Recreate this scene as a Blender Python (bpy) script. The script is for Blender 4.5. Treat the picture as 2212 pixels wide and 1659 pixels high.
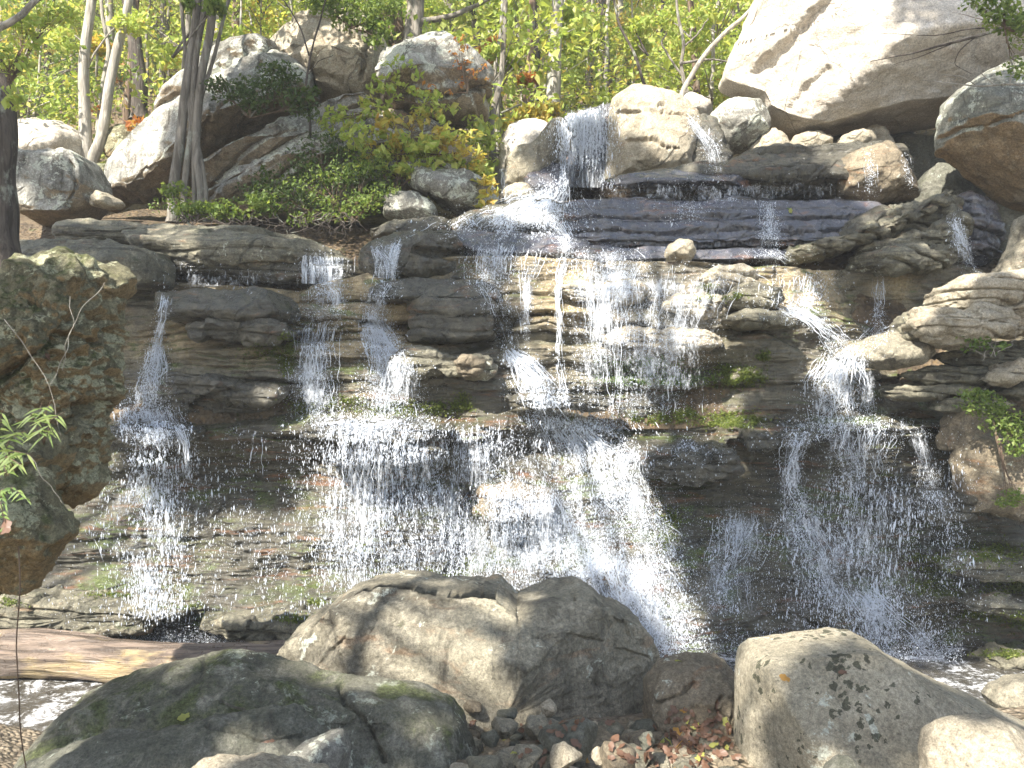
import bpy, math, random
import numpy as np
from mathutils import Vector

# ------------------------------------------------------------------ camera, sky, sun, exposure
for o in list(bpy.data.objects): bpy.data.objects.remove(o)
SC = bpy.context.scene
COL = SC.collection
PX, CX, CY, CZ = 1720.0, 1106.0, 829.5, 2.0      # focal length and centre in photo units, camera height
cam = bpy.data.cameras.new("camera"); cam.sensor_width = 36; cam.lens = PX/2212*36
cam.clip_start = .05; cam.clip_end = 500
co = bpy.data.objects.new("camera", cam); COL.objects.link(co)
co.location = (0, 0, CZ); co.rotation_euler = (math.radians(90), 0, 0)
SC.camera = co
SUN = np.array((-.40, -.60, .70)); SUN /= np.linalg.norm(SUN)
W = bpy.data.worlds.new("World"); SC.world = W; W.use_nodes = True
sk = W.node_tree.nodes.new("ShaderNodeTexSky"); sk.sky_type = 'NISHITA'; sk.sun_disc = False
sk.sun_elevation = math.asin(SUN[2]); sk.sun_rotation = math.atan2(SUN[0], SUN[1])
bg = W.node_tree.nodes["Background"]; bg.inputs[1].default_value = .085
W.node_tree.links.new(sk.outputs[0], bg.inputs[0])
sl = bpy.data.lights.new("sun", 'SUN'); sl.energy = 5.0; sl.angle = math.radians(.6); sl.color = (1, .94, .84)
so = bpy.data.objects.new("sun", sl); COL.objects.link(so)
so.rotation_euler = Vector(SUN).to_track_quat('Z', 'Y').to_euler()
so.location = (-8, -12, 16)
SC.view_settings.view_transform = 'Standard'; SC.view_settings.look = 'None'
SC.view_settings.exposure = 2.0; SC.view_settings.gamma = 1
SC.cycles.max_bounces = 8; SC.cycles.diffuse_bounces = 4; SC.cycles.glossy_bounces = 3
SC.cycles.transparent_max_bounces = 12; SC.cycles.sample_clamp_indirect = 6
SC.cycles.use_adaptive_sampling = True; SC.cycles.adaptive_threshold = .02

# ------------------------------------------------------------------ helpers
def at(u, v, d):
    u = np.asarray(u, float); v = np.asarray(v, float); d = np.asarray(d, float)
    return np.stack([(u-CX)/PX*d, d+0*u, CZ+(CY-v)/PX*d], -1)

_rs = np.random.RandomState(7)
_P = np.concatenate([_rs.permutation(256)]*3)
_G = _rs.normal(size=(256, 3)); _G /= np.linalg.norm(_G, axis=1)[:, None]
def perlin(p):
    p = np.asarray(p, float); i = np.floor(p).astype(int); f = p-i
    s = f*f*f*(f*(f*6-15)+10); i &= 255
    out = 0
    for a in (0, 1):
        wa = s[..., 0] if a else 1-s[..., 0]
        for b in (0, 1):
            wb = s[..., 1] if b else 1-s[..., 1]
            for c in (0, 1):
                wc = s[..., 2] if c else 1-s[..., 2]
                g = _G[_P[_P[_P[(i[..., 0]+a) & 255]+((i[..., 1]+b) & 255)]+((i[..., 2]+c) & 255)]]
                out = out+wa*wb*wc*(g[..., 0]*(f[..., 0]-a)+g[..., 1]*(f[..., 1]-b)+g[..., 2]*(f[..., 2]-c))
    return out*1.5
def fbm(p, octv=4, gain=.5, ridge=False):
    t = 0; a = 1.; p = np.asarray(p, float)
    for k in range(octv):
        n = perlin(p+17.3*k)
        t = t+a*((1-2*np.abs(n)) if ridge else n); a *= gain; p = p*2.03
    return t
def hsh(*k):
    x = 0.
    for j, v in enumerate(k): x = x+np.asarray(v, float)*(12.9898, 78.233, 37.719)[j]
    x = np.sin(x)*43758.5453
    return x-np.floor(x)
def sstep(x): x = np.clip(x, 0, 1); return x*x*(3-2*x)

def mesh(name, V, F, mat, parent=None, loc=None, smooth=True):
    """one mesh object from arrays; F: (n,k) array or list of such arrays; loc: where its origin goes"""
    V = np.asarray(V, float); Fs = F if isinstance(F, list) else [F]
    me = bpy.data.meshes.new(name)
    loc = np.zeros(3) if loc is None else np.asarray(loc, float)
    n = sum(len(f) for f in Fs); nl = sum(f.size for f in Fs)
    me.vertices.add(len(V)); me.vertices.foreach_set("co", (V-loc).astype(np.float32).ravel())
    me.loops.add(nl); me.loops.foreach_set("vertex_index", np.concatenate([f.ravel() for f in Fs]).astype(np.int32))
    me.polygons.add(n)
    cnt = np.concatenate([np.full(len(f), f.shape[1]) for f in Fs])
    me.polygons.foreach_set("loop_start", np.concatenate([[0], np.cumsum(cnt)[:-1]]).astype(np.int32))
    me.polygons.foreach_set("use_smooth", np.full(n, smooth))
    me.update(calc_edges=True)
    if mat: me.materials.append(mat)
    o = bpy.data.objects.new(name, me); COL.objects.link(o)
    o.location = loc
    if parent is not None:
        o.parent = parent; o.location = loc-np.array(parent.location)
    return o
def tag(o, label=None, cat=None, group=None, kind=None):
    for k, v in (("label", label), ("category", cat), ("group", group), ("kind", kind)):
        if v: o[k] = v
    return o
def empty(name, loc):
    o = bpy.data.objects.new(name, None); COL.objects.link(o); o.location = loc; o.empty_display_size = .1
    return o
def normals(V, F):
    a, b, c, d = (V[F[:, k]] for k in range(4))
    fn = np.cross(c-a, d-b); N = np.zeros_like(V)
    for k in range(4): 
        for ax in range(3): N[:, ax] += np.bincount(F[:, k], fn[:, ax], len(V))
    return N/np.maximum(np.linalg.norm(N, axis=1)[:, None], 1e-9)
def gridF(nr, nc, wrap=False):
    r = np.arange(nr-1)[:, None]; c = np.arange(nc if wrap else nc-1)[None, :]; c2 = (c+1) % nc
    return np.stack([r*nc+c, r*nc+c2, (r+1)*nc+c2, (r+1)*nc+c], -1).reshape(-1, 4)
def tube(P, R, k=6, cap=True):
    P = np.asarray(P, float); R = np.broadcast_to(np.asarray(R, float), (len(P),))
    T = np.gradient(P, axis=0); T /= np.maximum(np.linalg.norm(T, axis=1)[:, None], 1e-9)
    ref = np.array((0, 1., 0)) if abs(T[:, 1]).mean() < .8 else np.array((1., 0, 0))
    A = np.cross(T, ref); A /= np.maximum(np.linalg.norm(A, axis=1)[:, None], 1e-9); B = np.cross(A, T)
    th = np.arange(k)/k*2*np.pi
    V = (P[:, None]+R[:, None, None]*(np.cos(th)[None, :, None]*A[:, None]+np.sin(th)[None, :, None]*B[:, None])).reshape(-1, 3)
    F = gridF(len(P), k, True)[:, ::-1]
    if cap and k == 4: F = np.concatenate([F, [[0, 1, 2, 3]], [[len(V)-1, len(V)-2, len(V)-3, len(V)-4]]])
    return V, F
class Pool:
    """collects pieces of ONE part into one mesh"""
    def __init__(s): s.v = []; s.f = []; s.n = 0
    def add(s, V, F):
        s.v.append(V); s.f.append(np.asarray(F)+s.n); s.n += len(V)
    def build(s, name, mat, parent=None, loc=None, smooth=True):
        by = {}
        for f in s.f: by.setdefault(f.shape[1], []).append(f)
        return mesh(name, np.concatenate(s.v), [np.concatenate(x) for x in by.values()], mat, parent, loc, smooth)
def smoothline(P, n):
    P = np.asarray(P, float); t = np.linspace(0, 1, len(P)); s = np.linspace(0, 1, n)
    Q = np.stack([np.interp(s, t, P[:, k]) for k in range(P.shape[1])], 1)
    for _ in range(max(1, n//(3*len(P)))*2):
        Q[1:-1] = (Q[:-2]+2*Q[1:-1]+Q[2:])/4
    return Q
# ------------------------------------------------------------------ materials
class NT:
    def __init__(s, name):
        s.m = bpy.data.materials.new(name); s.m.use_nodes = True; s.t = s.m.node_tree
        s.t.nodes.clear(); s.out = s.t.nodes.new("ShaderNodeOutputMaterial")
    def n(s, kind, **kw):
        nd = s.t.nodes.new("ShaderNode"+kind)
        for k, v in kw.items():
            if k in nd.inputs.keys() and not hasattr(nd, k): s.set(nd.inputs[k], v)
            elif hasattr(nd, k): setattr(nd, k, v)
        return nd
    def set(s, inp, v):
        if isinstance(v, bpy.types.NodeSocket): s.t.links.new(v, inp)
        else:
            if hasattr(inp.default_value, '__len__') and not hasattr(v, '__len__'): v = [v]*len(inp.default_value)
            if hasattr(v, '__len__') and len(v) == 3 and len(inp.default_value) == 4: v = (*v, 1)
            inp.default_value = v
    def coord(s, scale=(1, 1, 1), kind="Object"):
        tc = s.t.nodes.new("ShaderNodeTexCoord"); mp = s.t.nodes.new("ShaderNodeMapping")
        mp.inputs["Scale"].default_value = scale; s.t.links.new(tc.outputs[kind], mp.inputs[0]); return mp.outputs[0]
    def noise(s, co, sc, det=6, rough=.6, dist=0.):
        nd = s.t.nodes.new("ShaderNodeTexNoise"); s.set(nd.inputs["Vector"], co)
        nd.inputs["Scale"].default_value = sc; nd.inputs["Detail"].default_value = det
        nd.inputs["Roughness"].default_value = rough; nd.inputs["Distortion"].default_value = dist
        return nd.outputs["Fac"]
    def voro(s, co, sc, feat='F1', rnd=1.):
        nd = s.t.nodes.new("ShaderNodeTexVoronoi"); nd.feature = feat; s.set(nd.inputs["Vector"], co)
        nd.inputs["Scale"].default_value = sc; nd.inputs["Randomness"].default_value = rnd
        return nd.outputs["Distance"]
    def ramp(s, f, stops, mode='LINEAR'):
        nd = s.t.nodes.new("ShaderNodeValToRGB"); nd.color_ramp.interpolation = mode; e = nd.color_ramp.elements
        while len(e) < len(stops): e.new(.5)
        for k, (p, c) in enumerate(stops):
            e[k].position = p; e[k].color = (c, c, c, 1) if not hasattr(c, '__len__') else (*c[:3], 1)
        s.set(nd.inputs[0], f); return nd.outputs[0]
    def mr(s, f, a, b, c=0., d=1.):
        nd = s.t.nodes.new("ShaderNodeMapRange"); nd.interpolation_type = 'SMOOTHSTEP'
        for k, v in enumerate((f, a, b, c, d)): s.set(nd.inputs[k], v)
        return nd.outputs[0]
    def math(s, op, a, b=0.):
        nd = s.t.nodes.new("ShaderNodeMath"); nd.operation = op; s.set(nd.inputs[0], a); s.set(nd.inputs[1], b); return nd.outputs[0]
    def mix(s, f, a, b, blend='MIX'):
        nd = s.t.nodes.new("ShaderNodeMix"); nd.data_type = 'RGBA'; nd.blend_type = blend
        s.set(nd.inputs[0], f); s.set(nd.inputs[6], a); s.set(nd.inputs[7], b); return nd.outputs[2]
    def bump(s, h, dist, st=1., nrm=None):
        nd = s.t.nodes.new("ShaderNodeBump"); nd.inputs["Strength"].default_value = st; nd.inputs["Distance"].default_value = dist
        s.set(nd.inputs["Height"], h)
        if nrm is not None: s.set(nd.inputs["Normal"], nrm)
        return nd.outputs[0]
    def bsdf(s, col, rough=.8, nrm=None, spec=.4, **kw):
        nd = s.t.nodes.new("ShaderNodeBsdfPrincipled"); s.set(nd.inputs["Base Color"], col); s.set(nd.inputs["Roughness"], rough)
        s.set(nd.inputs["Specular IOR Level"], spec)
        if nrm is not None: s.set(nd.inputs["Normal"], nrm)
        for k, v in kw.items(): s.set(nd.inputs[k], v)
        return nd.outputs[0]
    def done(s, sh): s.t.links.new(sh, s.out.inputs[0]); return s.m

def rock_mat(name, c1, c2, c3, stain=(.05, .045, .035), stainamt=.5, lichen=0., lcol=(.50, .52, .44), spots=0., spotcol=(.035, .04, .02),
             moss=0., mosscol=(.040, .046, .017), wet=0., rust=0., lam=0., lamdir=(1, 1, 14), bump=1., cracks=.4, sc=1., under=None):
    N = NT(name); co = N.coord((sc, sc, sc))
    geo = N.t.nodes.new("ShaderNodeNewGeometry"); sep = N.t.nodes.new("ShaderNodeSeparateXYZ"); N.t.links.new(geo.outputs["Normal"], sep.inputs[0])
    big = N.noise(co, 1.1, 5, .62, .6); mid = N.noise(co, 5.5, 9, .68, .3); fine = N.noise(co, 42, 6, .75)
    col = N.mix(N.mr(big, .36, .62), c1, c2)
    col = N.mix(N.mr(mid, .44, .68), col, c3)
    # weather streaks running down
    st = N.noise(N.coord((3.2*sc, 3.2*sc, .55*sc)), 1.5, 7, .7, .4)
    col = N.mix(N.math('MULTIPLY', N.mr(st, .5, .72), stainamt), col, stain)
    if lam:
        l = N.noise(N.coord([a*sc for a in lamdir]), 1.3, 7, .65, .5)
        col = N.mix(N.math('MULTIPLY', N.mr(l, .50, .64), lam), col, stain)
    if rust:
        r = N.noise(N.coord((1.1*sc, 1.1*sc, 3.2*sc)), 1.7, 6, .65, .7)
        col = N.mix(N.math('MULTIPLY', N.mr(r, .56, .68), rust), col, (.30, .13, .045))
    if lichen:
        a = N.noise(co, 3.1, 9, .72, .8); b = N.noise(co, 21, 4, .6)
        f = N.mr(N.math('ADD', a, N.math('MULTIPLY', b, .25)), .79-.16*lichen, .83-.16*lichen)
        col = N.mix(N.math('MULTIPLY', f, .85), col, lcol)
    if spots:
        d = N.mix(.10, co, N.mix(1, N.noise(co, 9, 6), N.noise(co, 17, 6)), 'ADD')
        v = N.voro(d, 17.); v2 = N.noise(co, 1.9, 5, .6)
        thr = N.mr(v2, .40, .66, .0, .36*spots)
        f = N.mr(N.math('SUBTRACT', thr, N.math('ADD', v, N.math('MULTIPLY', N.noise(co, 30, 4), .22))), -.10, -.06)
        col = N.mix(N.math('MULTIPLY', f, .8), col, spotcol)
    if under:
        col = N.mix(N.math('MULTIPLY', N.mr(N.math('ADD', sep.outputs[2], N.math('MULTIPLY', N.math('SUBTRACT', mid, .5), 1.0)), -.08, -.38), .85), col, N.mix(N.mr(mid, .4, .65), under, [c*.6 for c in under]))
    mo = None
    if moss:
        mn = N.noise(co, 2.6, 8, .7, .5)
        up = N.mr(sep.outputs[2], -.35, .75)
        f = N.mr(N.math('ADD', N.math('MULTIPLY', up, .20), mn), .90-.22*moss, 1.04-.22*moss)
        mcol = N.mix(N.mr(fine, .35, .65), mosscol, [c*1.7 for c in mosscol])
        col = N.mix(N.math('MULTIPLY', f, .9), col, mcol); mo = f
    if cracks:
        d = N.mix(.35, co, N.noise(co, 2.2, 6), 'ADD')
        e = N.voro(d, 1.15, 'DISTANCE_TO_EDGE'); ck = N.mr(e, .004, .022, 1, 0)
        ck = N.math('MULTIPLY', ck, N.mr(N.noise(co, .9, 3), .45, .62))
        col = N.mix(N.math('MULTIPLY', ck, cracks), col, [c*.25 for c in stain])
    grit = N.noise(co, 130, 4, .75)
    col = N.mix(1, col, N.mr(fine, .25, .75, .55, 1.42), 'MULTIPLY'); col = N.mix(1, col, N.mr(grit, .3, .7, .72, 1.26), 'MULTIPLY')
    rough = N.mr(mid, .3, .7, max(.72-.6*wet, .10), max(.95-.55*wet, .28))
    h = N.math('ADD', N.math('MULTIPLY', mid, 1.1), N.math('MULTIPLY', fine, .30))
    if lam: h = N.math('ADD', h, N.math('MULTIPLY', l, .9*lam))
    if cracks: h = N.math('SUBTRACT', h, N.math('MULTIPLY', ck, .5))
    if mo is not None: h = N.math('ADD', h, N.math('MULTIPLY', mo, .18))
    nrm = N.bump(h, .055*bump)
    nrm = N.bump(grit, .006*bump, 1, nrm)
    return N.done(N.bsdf(col, rough, nrm, .35+.35*wet, **({"Coat Weight": .8, "Coat Roughness": .12} if wet >= 1 else {})))

M = dict(
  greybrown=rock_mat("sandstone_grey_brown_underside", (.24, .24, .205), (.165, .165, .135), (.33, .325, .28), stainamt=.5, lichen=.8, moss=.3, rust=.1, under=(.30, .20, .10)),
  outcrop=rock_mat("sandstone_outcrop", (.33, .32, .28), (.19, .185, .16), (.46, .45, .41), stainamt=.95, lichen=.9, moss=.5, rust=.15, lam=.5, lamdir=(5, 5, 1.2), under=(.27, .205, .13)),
  tan=rock_mat("sandstone_tan", (.41, .355, .265), (.31, .275, .205), (.49, .44, .34), stainamt=.35, lichen=.25, moss=.15, rust=.25),
  pale=rock_mat("sandstone_pale", (.52, .47, .40), (.46, .41, .34), (.60, .56, .50), stainamt=.10, lichen=.12, cracks=.08, rust=.12, bump=.8),
  grey=rock_mat("sandstone_grey_lichen", (.25, .24, .21), (.17, .165, .14), (.33, .32, .28), stainamt=.55, lichen=1.0, moss=.35, rust=.2, lam=.3, lamdir=(4, 4, 4)),
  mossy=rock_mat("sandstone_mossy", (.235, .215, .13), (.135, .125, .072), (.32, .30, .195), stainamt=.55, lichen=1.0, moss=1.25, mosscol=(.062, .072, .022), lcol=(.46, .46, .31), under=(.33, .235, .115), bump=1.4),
  spotted=rock_mat("sandstone_spotted", (.36, .32, .235), (.28, .255, .19), (.44, .395, .30), stainamt=.25, lichen=.3, spots=1.5, moss=.12, cracks=.15),
  river=rock_mat("sandstone_river", (.28, .255, .19), (.155, .14, .105), (.38, .345, .265), stainamt=.85, lichen=.35, moss=.4, rust=.3, cracks=.6),
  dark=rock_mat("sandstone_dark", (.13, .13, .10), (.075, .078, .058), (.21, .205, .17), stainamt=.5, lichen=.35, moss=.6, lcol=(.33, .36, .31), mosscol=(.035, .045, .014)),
  mossdark=rock_mat("sandstone_dark_mossy", (.17, .165, .125), (.085, .085, .062), (.26, .25, .20), stainamt=.6, lichen=.6, moss=1.1, lcol=(.36, .38, .31), mosscol=(.055, .066, .022)),
  wet=rock_mat("sandstone_wet", (.095, .09, .068), (.06, .058, .046), (.155, .14, .10), stainamt=.6, moss=.6, wet=.9, rust=.45, lam=.7, lamdir=(.9, .9, 11)),
  slate=rock_mat("sandstone_wet_sky_sheen", (.075, .08, .105), (.052, .056, .075), (.13, .12, .125), stainamt=.4, wet=1., lam=.6, lamdir=(.6, .6, 9), rust=.5, cracks=.5),  # blue of the reflected sky is put into the base colours
  brown=rock_mat("sandstone_brown", (.22, .18, .125), (.155, .13, .09), (.29, .245, .175), stainamt=.4, lichen=.35, rust=.5, moss=.1),
  ledge=rock_mat("sandstone_ledge", (.20, .185, .135), (.12, .115, .083), (.31, .285, .205), stainamt=.7, moss=.75, wet=.3, lam=.8, lamdir=(1, 1, 10), rust=.35, lichen=.3),
)
# ------------------------------------------------------------------ terrain: the stepped cliff, the hillside, the creek bed, the pool
def interp_px(pts, x, d):
    P = np.asarray(pts, float); X = (P[:, 0]-CX)/PX*d
    return CZ+(CY-np.interp(x, X, P[:, 1]))/PX*d
nx, nz = 1180, 500
xs = np.linspace(-7.8, 8.4, nx)
ztop = interp_px([(-400,600),(330,605),(640,625),(760,605),(900,560),(1000,555),(1250,560),(1500,572),(1640,580),(1760,585),(1900,575),(2050,570),(2150,600),(2300,600)], xs, 9.6)
X, Tz = np.meshgrid(xs, np.linspace(0, 1, nz)); Z = -1.25+Tz*(ztop[None]+1.25)
flat = np.stack([X, 0*X, Z], -1)
w1 = perlin(flat*(.33, 1, .4)+3); w2 = perlin(flat*(1.2, 1, .8)+9)
LIPS = [ # lip line in photo units, depth there, step back above it, transition height
 ([(-300,925),(230,920),(420,932),(640,912),(720,908),(900,905),(1000,925),(1130,902),(1250,905),(1330,930),(1400,962),(1560,972),(1585,926),(1700,925),(1950,912),(2100,922),(2400,915)], 8.5, .34, .10),
 ([(-300,790),(250,775),(430,752),(640,742),(700,760),(880,790),(1000,770),(1100,745),(1300,750),(1560,752),(1650,720),(1760,770),(1860,800),(2050,790),(2400,800)], 8.9, .20, .10),
 ([(-300,660),(330,650),(640,655),(760,690),(900,745),(1080,740),(1130,690),(1300,660),(1650,660),(1800,690),(1900,700),(2100,660),(2400,650)], 9.1, .22, .16),
 ([(-300,1080),(300,1075),(700,1090),(1030,1055),(1200,1050),(1330,1060),(1600,1075),(1900,1095),(2060,1100),(2400,1100)], 8.45, .05, .08),
 ([(-300,1300),(200,1290),(600,1310),(900,1290),(1100,1230),(1300,1200),(1450,1300),(1700,1350),(1950,1290),(2400,1280)], 8.3, .30, .30),
]
Y = 8.22+.05*(Z+1)
zl1 = None
for k, (pts, d, st, tr) in enumerate(LIPS):
    zl = interp_px(pts, X, d)+.05*w2
    Y = Y+st*sstep((Z-zl)/tr+.2)
    if k == 0: zl1 = zl
# undercut below the main ledge, stronger at the sides; the central buttress stands proud
und = sstep((zl1-.10-Z)/.12)*(1-sstep((zl1-.55-Z)/.8))
cen = np.exp(-((X-1.1)/1.25)**2)
Y = Y+.30*und*(1-.75*cen)-.25*cen*sstep((zl1-.2-Z)/1.2)
# the gully of the side cascade and the bulge under it
gx = np.interp(Z, [1.2, 2.2, 2.9, 3.5], [4.0, 3.95, 3.55, 3.2])
Y = Y+.28*np.exp(-((X-gx-.75)/.45)**2)*sstep((Z-1.75)/.3)-.12*np.exp(-((X-gx)/.5)**2)
Y = Y-.22*np.exp(-((X-2.0)/.9)**2)*sstep((Z-2.15)/.3)
# strata
rs = np.random.RandomState(3)
th = np.clip(np.exp(rs.normal(math.log(.12), .85, 120)), .025, .55); B = -1.7+np.cumsum(th); B = B[B < 6]
zz = Z+.26*w1+.10*w2+.012*X+.03*perlin(flat*(4.5, 1, 3))
idx = np.clip(np.searchsorted(B, zz)-1, 0, len(B)-2); lo = B[idx]; tk = B[idx+1]-lo; e = np.minimum(zz-lo, lo+tk-zz)
strength = .25+.8*sstep(.5+1.3*perlin(flat*(.5, 1, .6)+31))
off = (hsh(idx, 1.)-.5)*.16+.10*perlin(np.stack([X*.9+idx*7.31, idx*3.7+0*X, 0*X], -1))
cw = .5+2.6*hsh(idx, 5.)**1.5
cell = np.floor(X/cw+hsh(idx, 9.)*5+.12*perlin(flat*(3, 1, 6)+idx[..., None]))
fx = X/cw+hsh(idx, 9.)*5; off = off+(hsh(cell, idx, 2.)-.5)*(.10+.35*np.clip(tk, 0, .35))
je = np.abs(fx-np.round(fx))*cw
off = off+.03*np.exp(-(je/.012)**2)*(hsh(cell, idx, 4.) > .5)
groove = np.exp(-(e/.013)**2)*.055+.022*np.exp(-(e/.035)**2)
strength = strength*(.5+.5*sstep((Z-1.1)/.6))
Y = Y+strength*(off+groove*np.clip(tk/.12, .4, 1.4))
P = np.stack([X, Y, Z], -1).reshape(-1, 3)
Y = Y+(.17*fbm(P*(.8, 1, 1.0)+40, 3)+.075*fbm(P*(1.6, 1, 2.2), 4)+.022*fbm(P*(6, 5, 11), 4, .55)+.024*perlin(P*(2.0, 1, 30))+.010*perlin(P*(6, 1, 75))).reshape(X.shape)
Z2 = Z+.02*perlin(P*(2, 2, 5)+7).reshape(X.shape)
ext = [(Y[-1]+s, ztop-.02+.05*s+.06*perlin(np.stack([xs*1.4, 0*xs+s*3, 0*xs], -1))) for s in (.12, .3, .6, 1., 1.6)]
Xc = np.concatenate([X]+[xs[None]]*5); Yc = np.concatenate([Y]+[a[0][None] for a in ext]); Zc = np.concatenate([Z2]+[a[1][None] for a in ext])
cliff_mat = None
def make_cliff_mat():
    N = NT("wet_layered_cliff"); co = N.coord(); geo = N.t.nodes.new("ShaderNodeNewGeometry")
    sep = N.t.nodes.new("ShaderNodeSeparateXYZ"); N.t.links.new(geo.outputs["Normal"], sep.inputs[0])
    ps = N.t.nodes.new("ShaderNodeSeparateXYZ"); N.t.links.new(co, ps.inputs[0])
    lam = N.math('ADD', N.math('MULTIPLY', N.noise(N.coord((.7, .7, 9)), 1.2, 9, .68, .6), .62), N.math('MULTIPLY', N.noise(N.coord((1, 1, 1.6)), 2.3, 9, .72, .5), .38)); lam2 = N.noise(N.coord((2, 2, 42)), 1., 6, .7, .2)
    mid = N.noise(co, 4.5, 9, .7, .4); fine = N.noise(co, 46, 5, .75); big = N.noise(co, .8, 4, .6, .5)
    col = N.ramp(lam, [(.34, (.046, .043, .033)), (.44, (.105, .096, .068)), (.52, (.165, .148, .10)), (.58, (.09, .083, .06)), (.70, (.20, .175, .125))])
    col = N.mix(N.mr(mid, .5, .75), col, (.155, .14, .105))
    col = N.mix(N.math('MULTIPLY', N.mr(big, .45, .65), .55), col, (.05, .047, .042))
    # orange seams, mostly low on the face
    r = N.noise(N.coord((.9, .9, 7)), 1.5, 6, .65, .6)
    low = N.mr(ps.outputs[2], 2.6, .9, .25, 1)
    col = N.mix(N.math('MULTIPLY', N.math('MULTIPLY', N.mr(r, .55, .66), low), .75), col, (.26, .115, .05))
    # golden patches over the upper part of the face
    g = N.noise(co, .55, 4, .6, .4)
    col = N.mix(N.math('MULTIPLY', N.math('MULTIPLY', N.mr(g, .42, .58), N.mr(ps.outputs[2], 2.0, 2.5)), .88), col, N.mix(N.mr(mid, .4, .7), (.38, .30, .175), (.23, .18, .11)))
    col = N.mix(1, col, N.mr(ps.outputs[2], 1.5, 2.2, .74, 1.12), 'MULTIPLY')      # soaked rock is darker
    # algae and moss on the edges
    mn = N.noise(N.coord((1.4, 1.4, 3.2)), 1.7, 8, .72, .6); up = N.mr(sep.outputs[2], -.2, .7)
    f = N.mr(N.math('ADD', N.math('MULTIPLY', up, .12), mn),   .585, .70)
    f = N.math('MULTIPLY', f, N.mr(N.noise(co, .6, 3, .5), .36, .52))
    col = N.mix(N.math('MULTIPLY', f, .85), col, N.mix(N.mr(fine, .35, .65), (.045, .07, .018), (.12, .155, .035)))
    col = N.mix(1, col, N.mr(fine, .25, .75, .6, 1.4), 'MULTIPLY')
    h = N.math('ADD', N.math('ADD', N.math('MULTIPLY', lam, .8), N.math('MULTIPLY', lam2, .55)), N.math('ADD', N.math('MULTIPLY', mid, .7), N.math('MULTIPLY', fine, .25)))
    nrm = N.bump(h, .05); nrm = N.bump(N.noise(co, 110, 3, .7), .006, 1, nrm)
    rough = N.mr(N.noise(N.coord((2, 2, .7)), 1.6, 5, .6), .35, .65, .10, .40)
    return N.done(N.bsdf(col, rough, nrm, .8))
cliff = mesh("cliff_terrain", np.stack([Xc, Yc, Zc], -1).reshape(-1, 3), gridF(nz+5, nx), make_cliff_mat())
tag(cliff, "dark layered sandstone cliff behind the falling water", kind='structure')

def ground_mat():
    N = NT("leaf_strewn_soil"); co = N.coord(); a = N.noise(co, 2.2, 8, .7); b = N.noise(co, 14, 6, .7); v = N.voro(co, 16)
    col = N.mix(N.mr(a, .4, .62), (.075, .055, .035), (.16, .12, .075)); col = N.mix(N.mr(b, .5, .7), col, (.23, .15, .075))
    col = N.mix(N.mr(N.noise(co, 7, 5), .6, .7), col, (.05, .07, .02))
    return N.done(N.bsdf(col, .9, N.bump(N.math('ADD', b, v), .06)))
def bed_mat():
    N = NT("creek_bed_gravel"); co = N.coord(); a = N.noise(co, 3, 8, .7); v = N.voro(co, 26); b = N.noise(co, 30, 5, .7)
    col = N.mix(N.mr(a, .38, .62), (.10, .08, .055), (.22, .175, .12)); col = N.mix(N.mr(v, .1, .5), (.25, .21, .15), col)
    return N.done(N.bsdf(col, .55, N.bump(N.math('ADD', N.math('MULTIPLY', v, -1), N.math('MULTIPLY', b, .4)), .03), .5))
hs_x = np.linspace(-60, 60, 241); hs_y = np.concatenate([np.linspace(9.0, 20, 70), np.linspace(20.4, 90, 120)])
HX, HY = np.meshgrid(hs_x, hs_y)
def hill_z(x, y):
    x = np.asarray(x, float); y = np.asarray(y, float)
    z = np.interp(y, [9.0, 9.8, 10.4, 11.5, 13, 16, 20, 40, 60, 90], [1.5, 3.0, 3.6, 4.25, 4.7, 6.4, 8.6, 19.5, 31, 48])
    p = np.stack([x*.16, y*.16, 0*x], -1)
    return z+.9*fbm(p, 4)*np.clip((y-11)/6, .08, 1)+.03*x*(x > 2)*(y < 16)+.10*np.clip(-x-3, 0, 8)*np.clip((y-11)/3, 0, 1)*.6
mesh_h = mesh("hillside_terrain", np.stack([HX, HY, hill_z(HX, HY)], -1).reshape(-1, 3), gridF(len(hs_y), len(hs_x)), ground_mat())
tag(mesh_h, "leaf-covered wooded hillside above the falls", kind='structure')
gx_ = np.concatenate([np.linspace(-80, -4.2, 30), np.linspace(-4, 4, 200), np.linspace(4.2, 80, 30)])
gy_ = np.concatenate([np.linspace(-80, 1.5, 30), np.linspace(1.6, 8.9, 190)])
GX, GY = np.meshgrid(gx_, gy_)
def bed_z(x, y):
    x = np.asarray(x, float); y = np.asarray(y, float)
    z = np.interp(y, [-80, -10, 0, 2.5, 4.2, 5.6, 6.6, 7.5, 9], [4, 1.2, .35, .12, 0., -.25, -.95, -1.15, -1.2])
    p = np.stack([x*.8, y*.8, 0*x], -1)
    return z+.08*fbm(p, 4)+.022*perlin(p*9)-.25*np.exp(-((x+2.6)/.9)**2)*sstep((y-3.2)/1.5)
tag(mesh("ground", np.stack([GX, GY, bed_z(GX, GY)], -1).reshape(-1, 3), gridF(len(gy_), len(gx_)), bed_mat()), "gravelly creek bed between the boulders", kind='structure')
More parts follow.
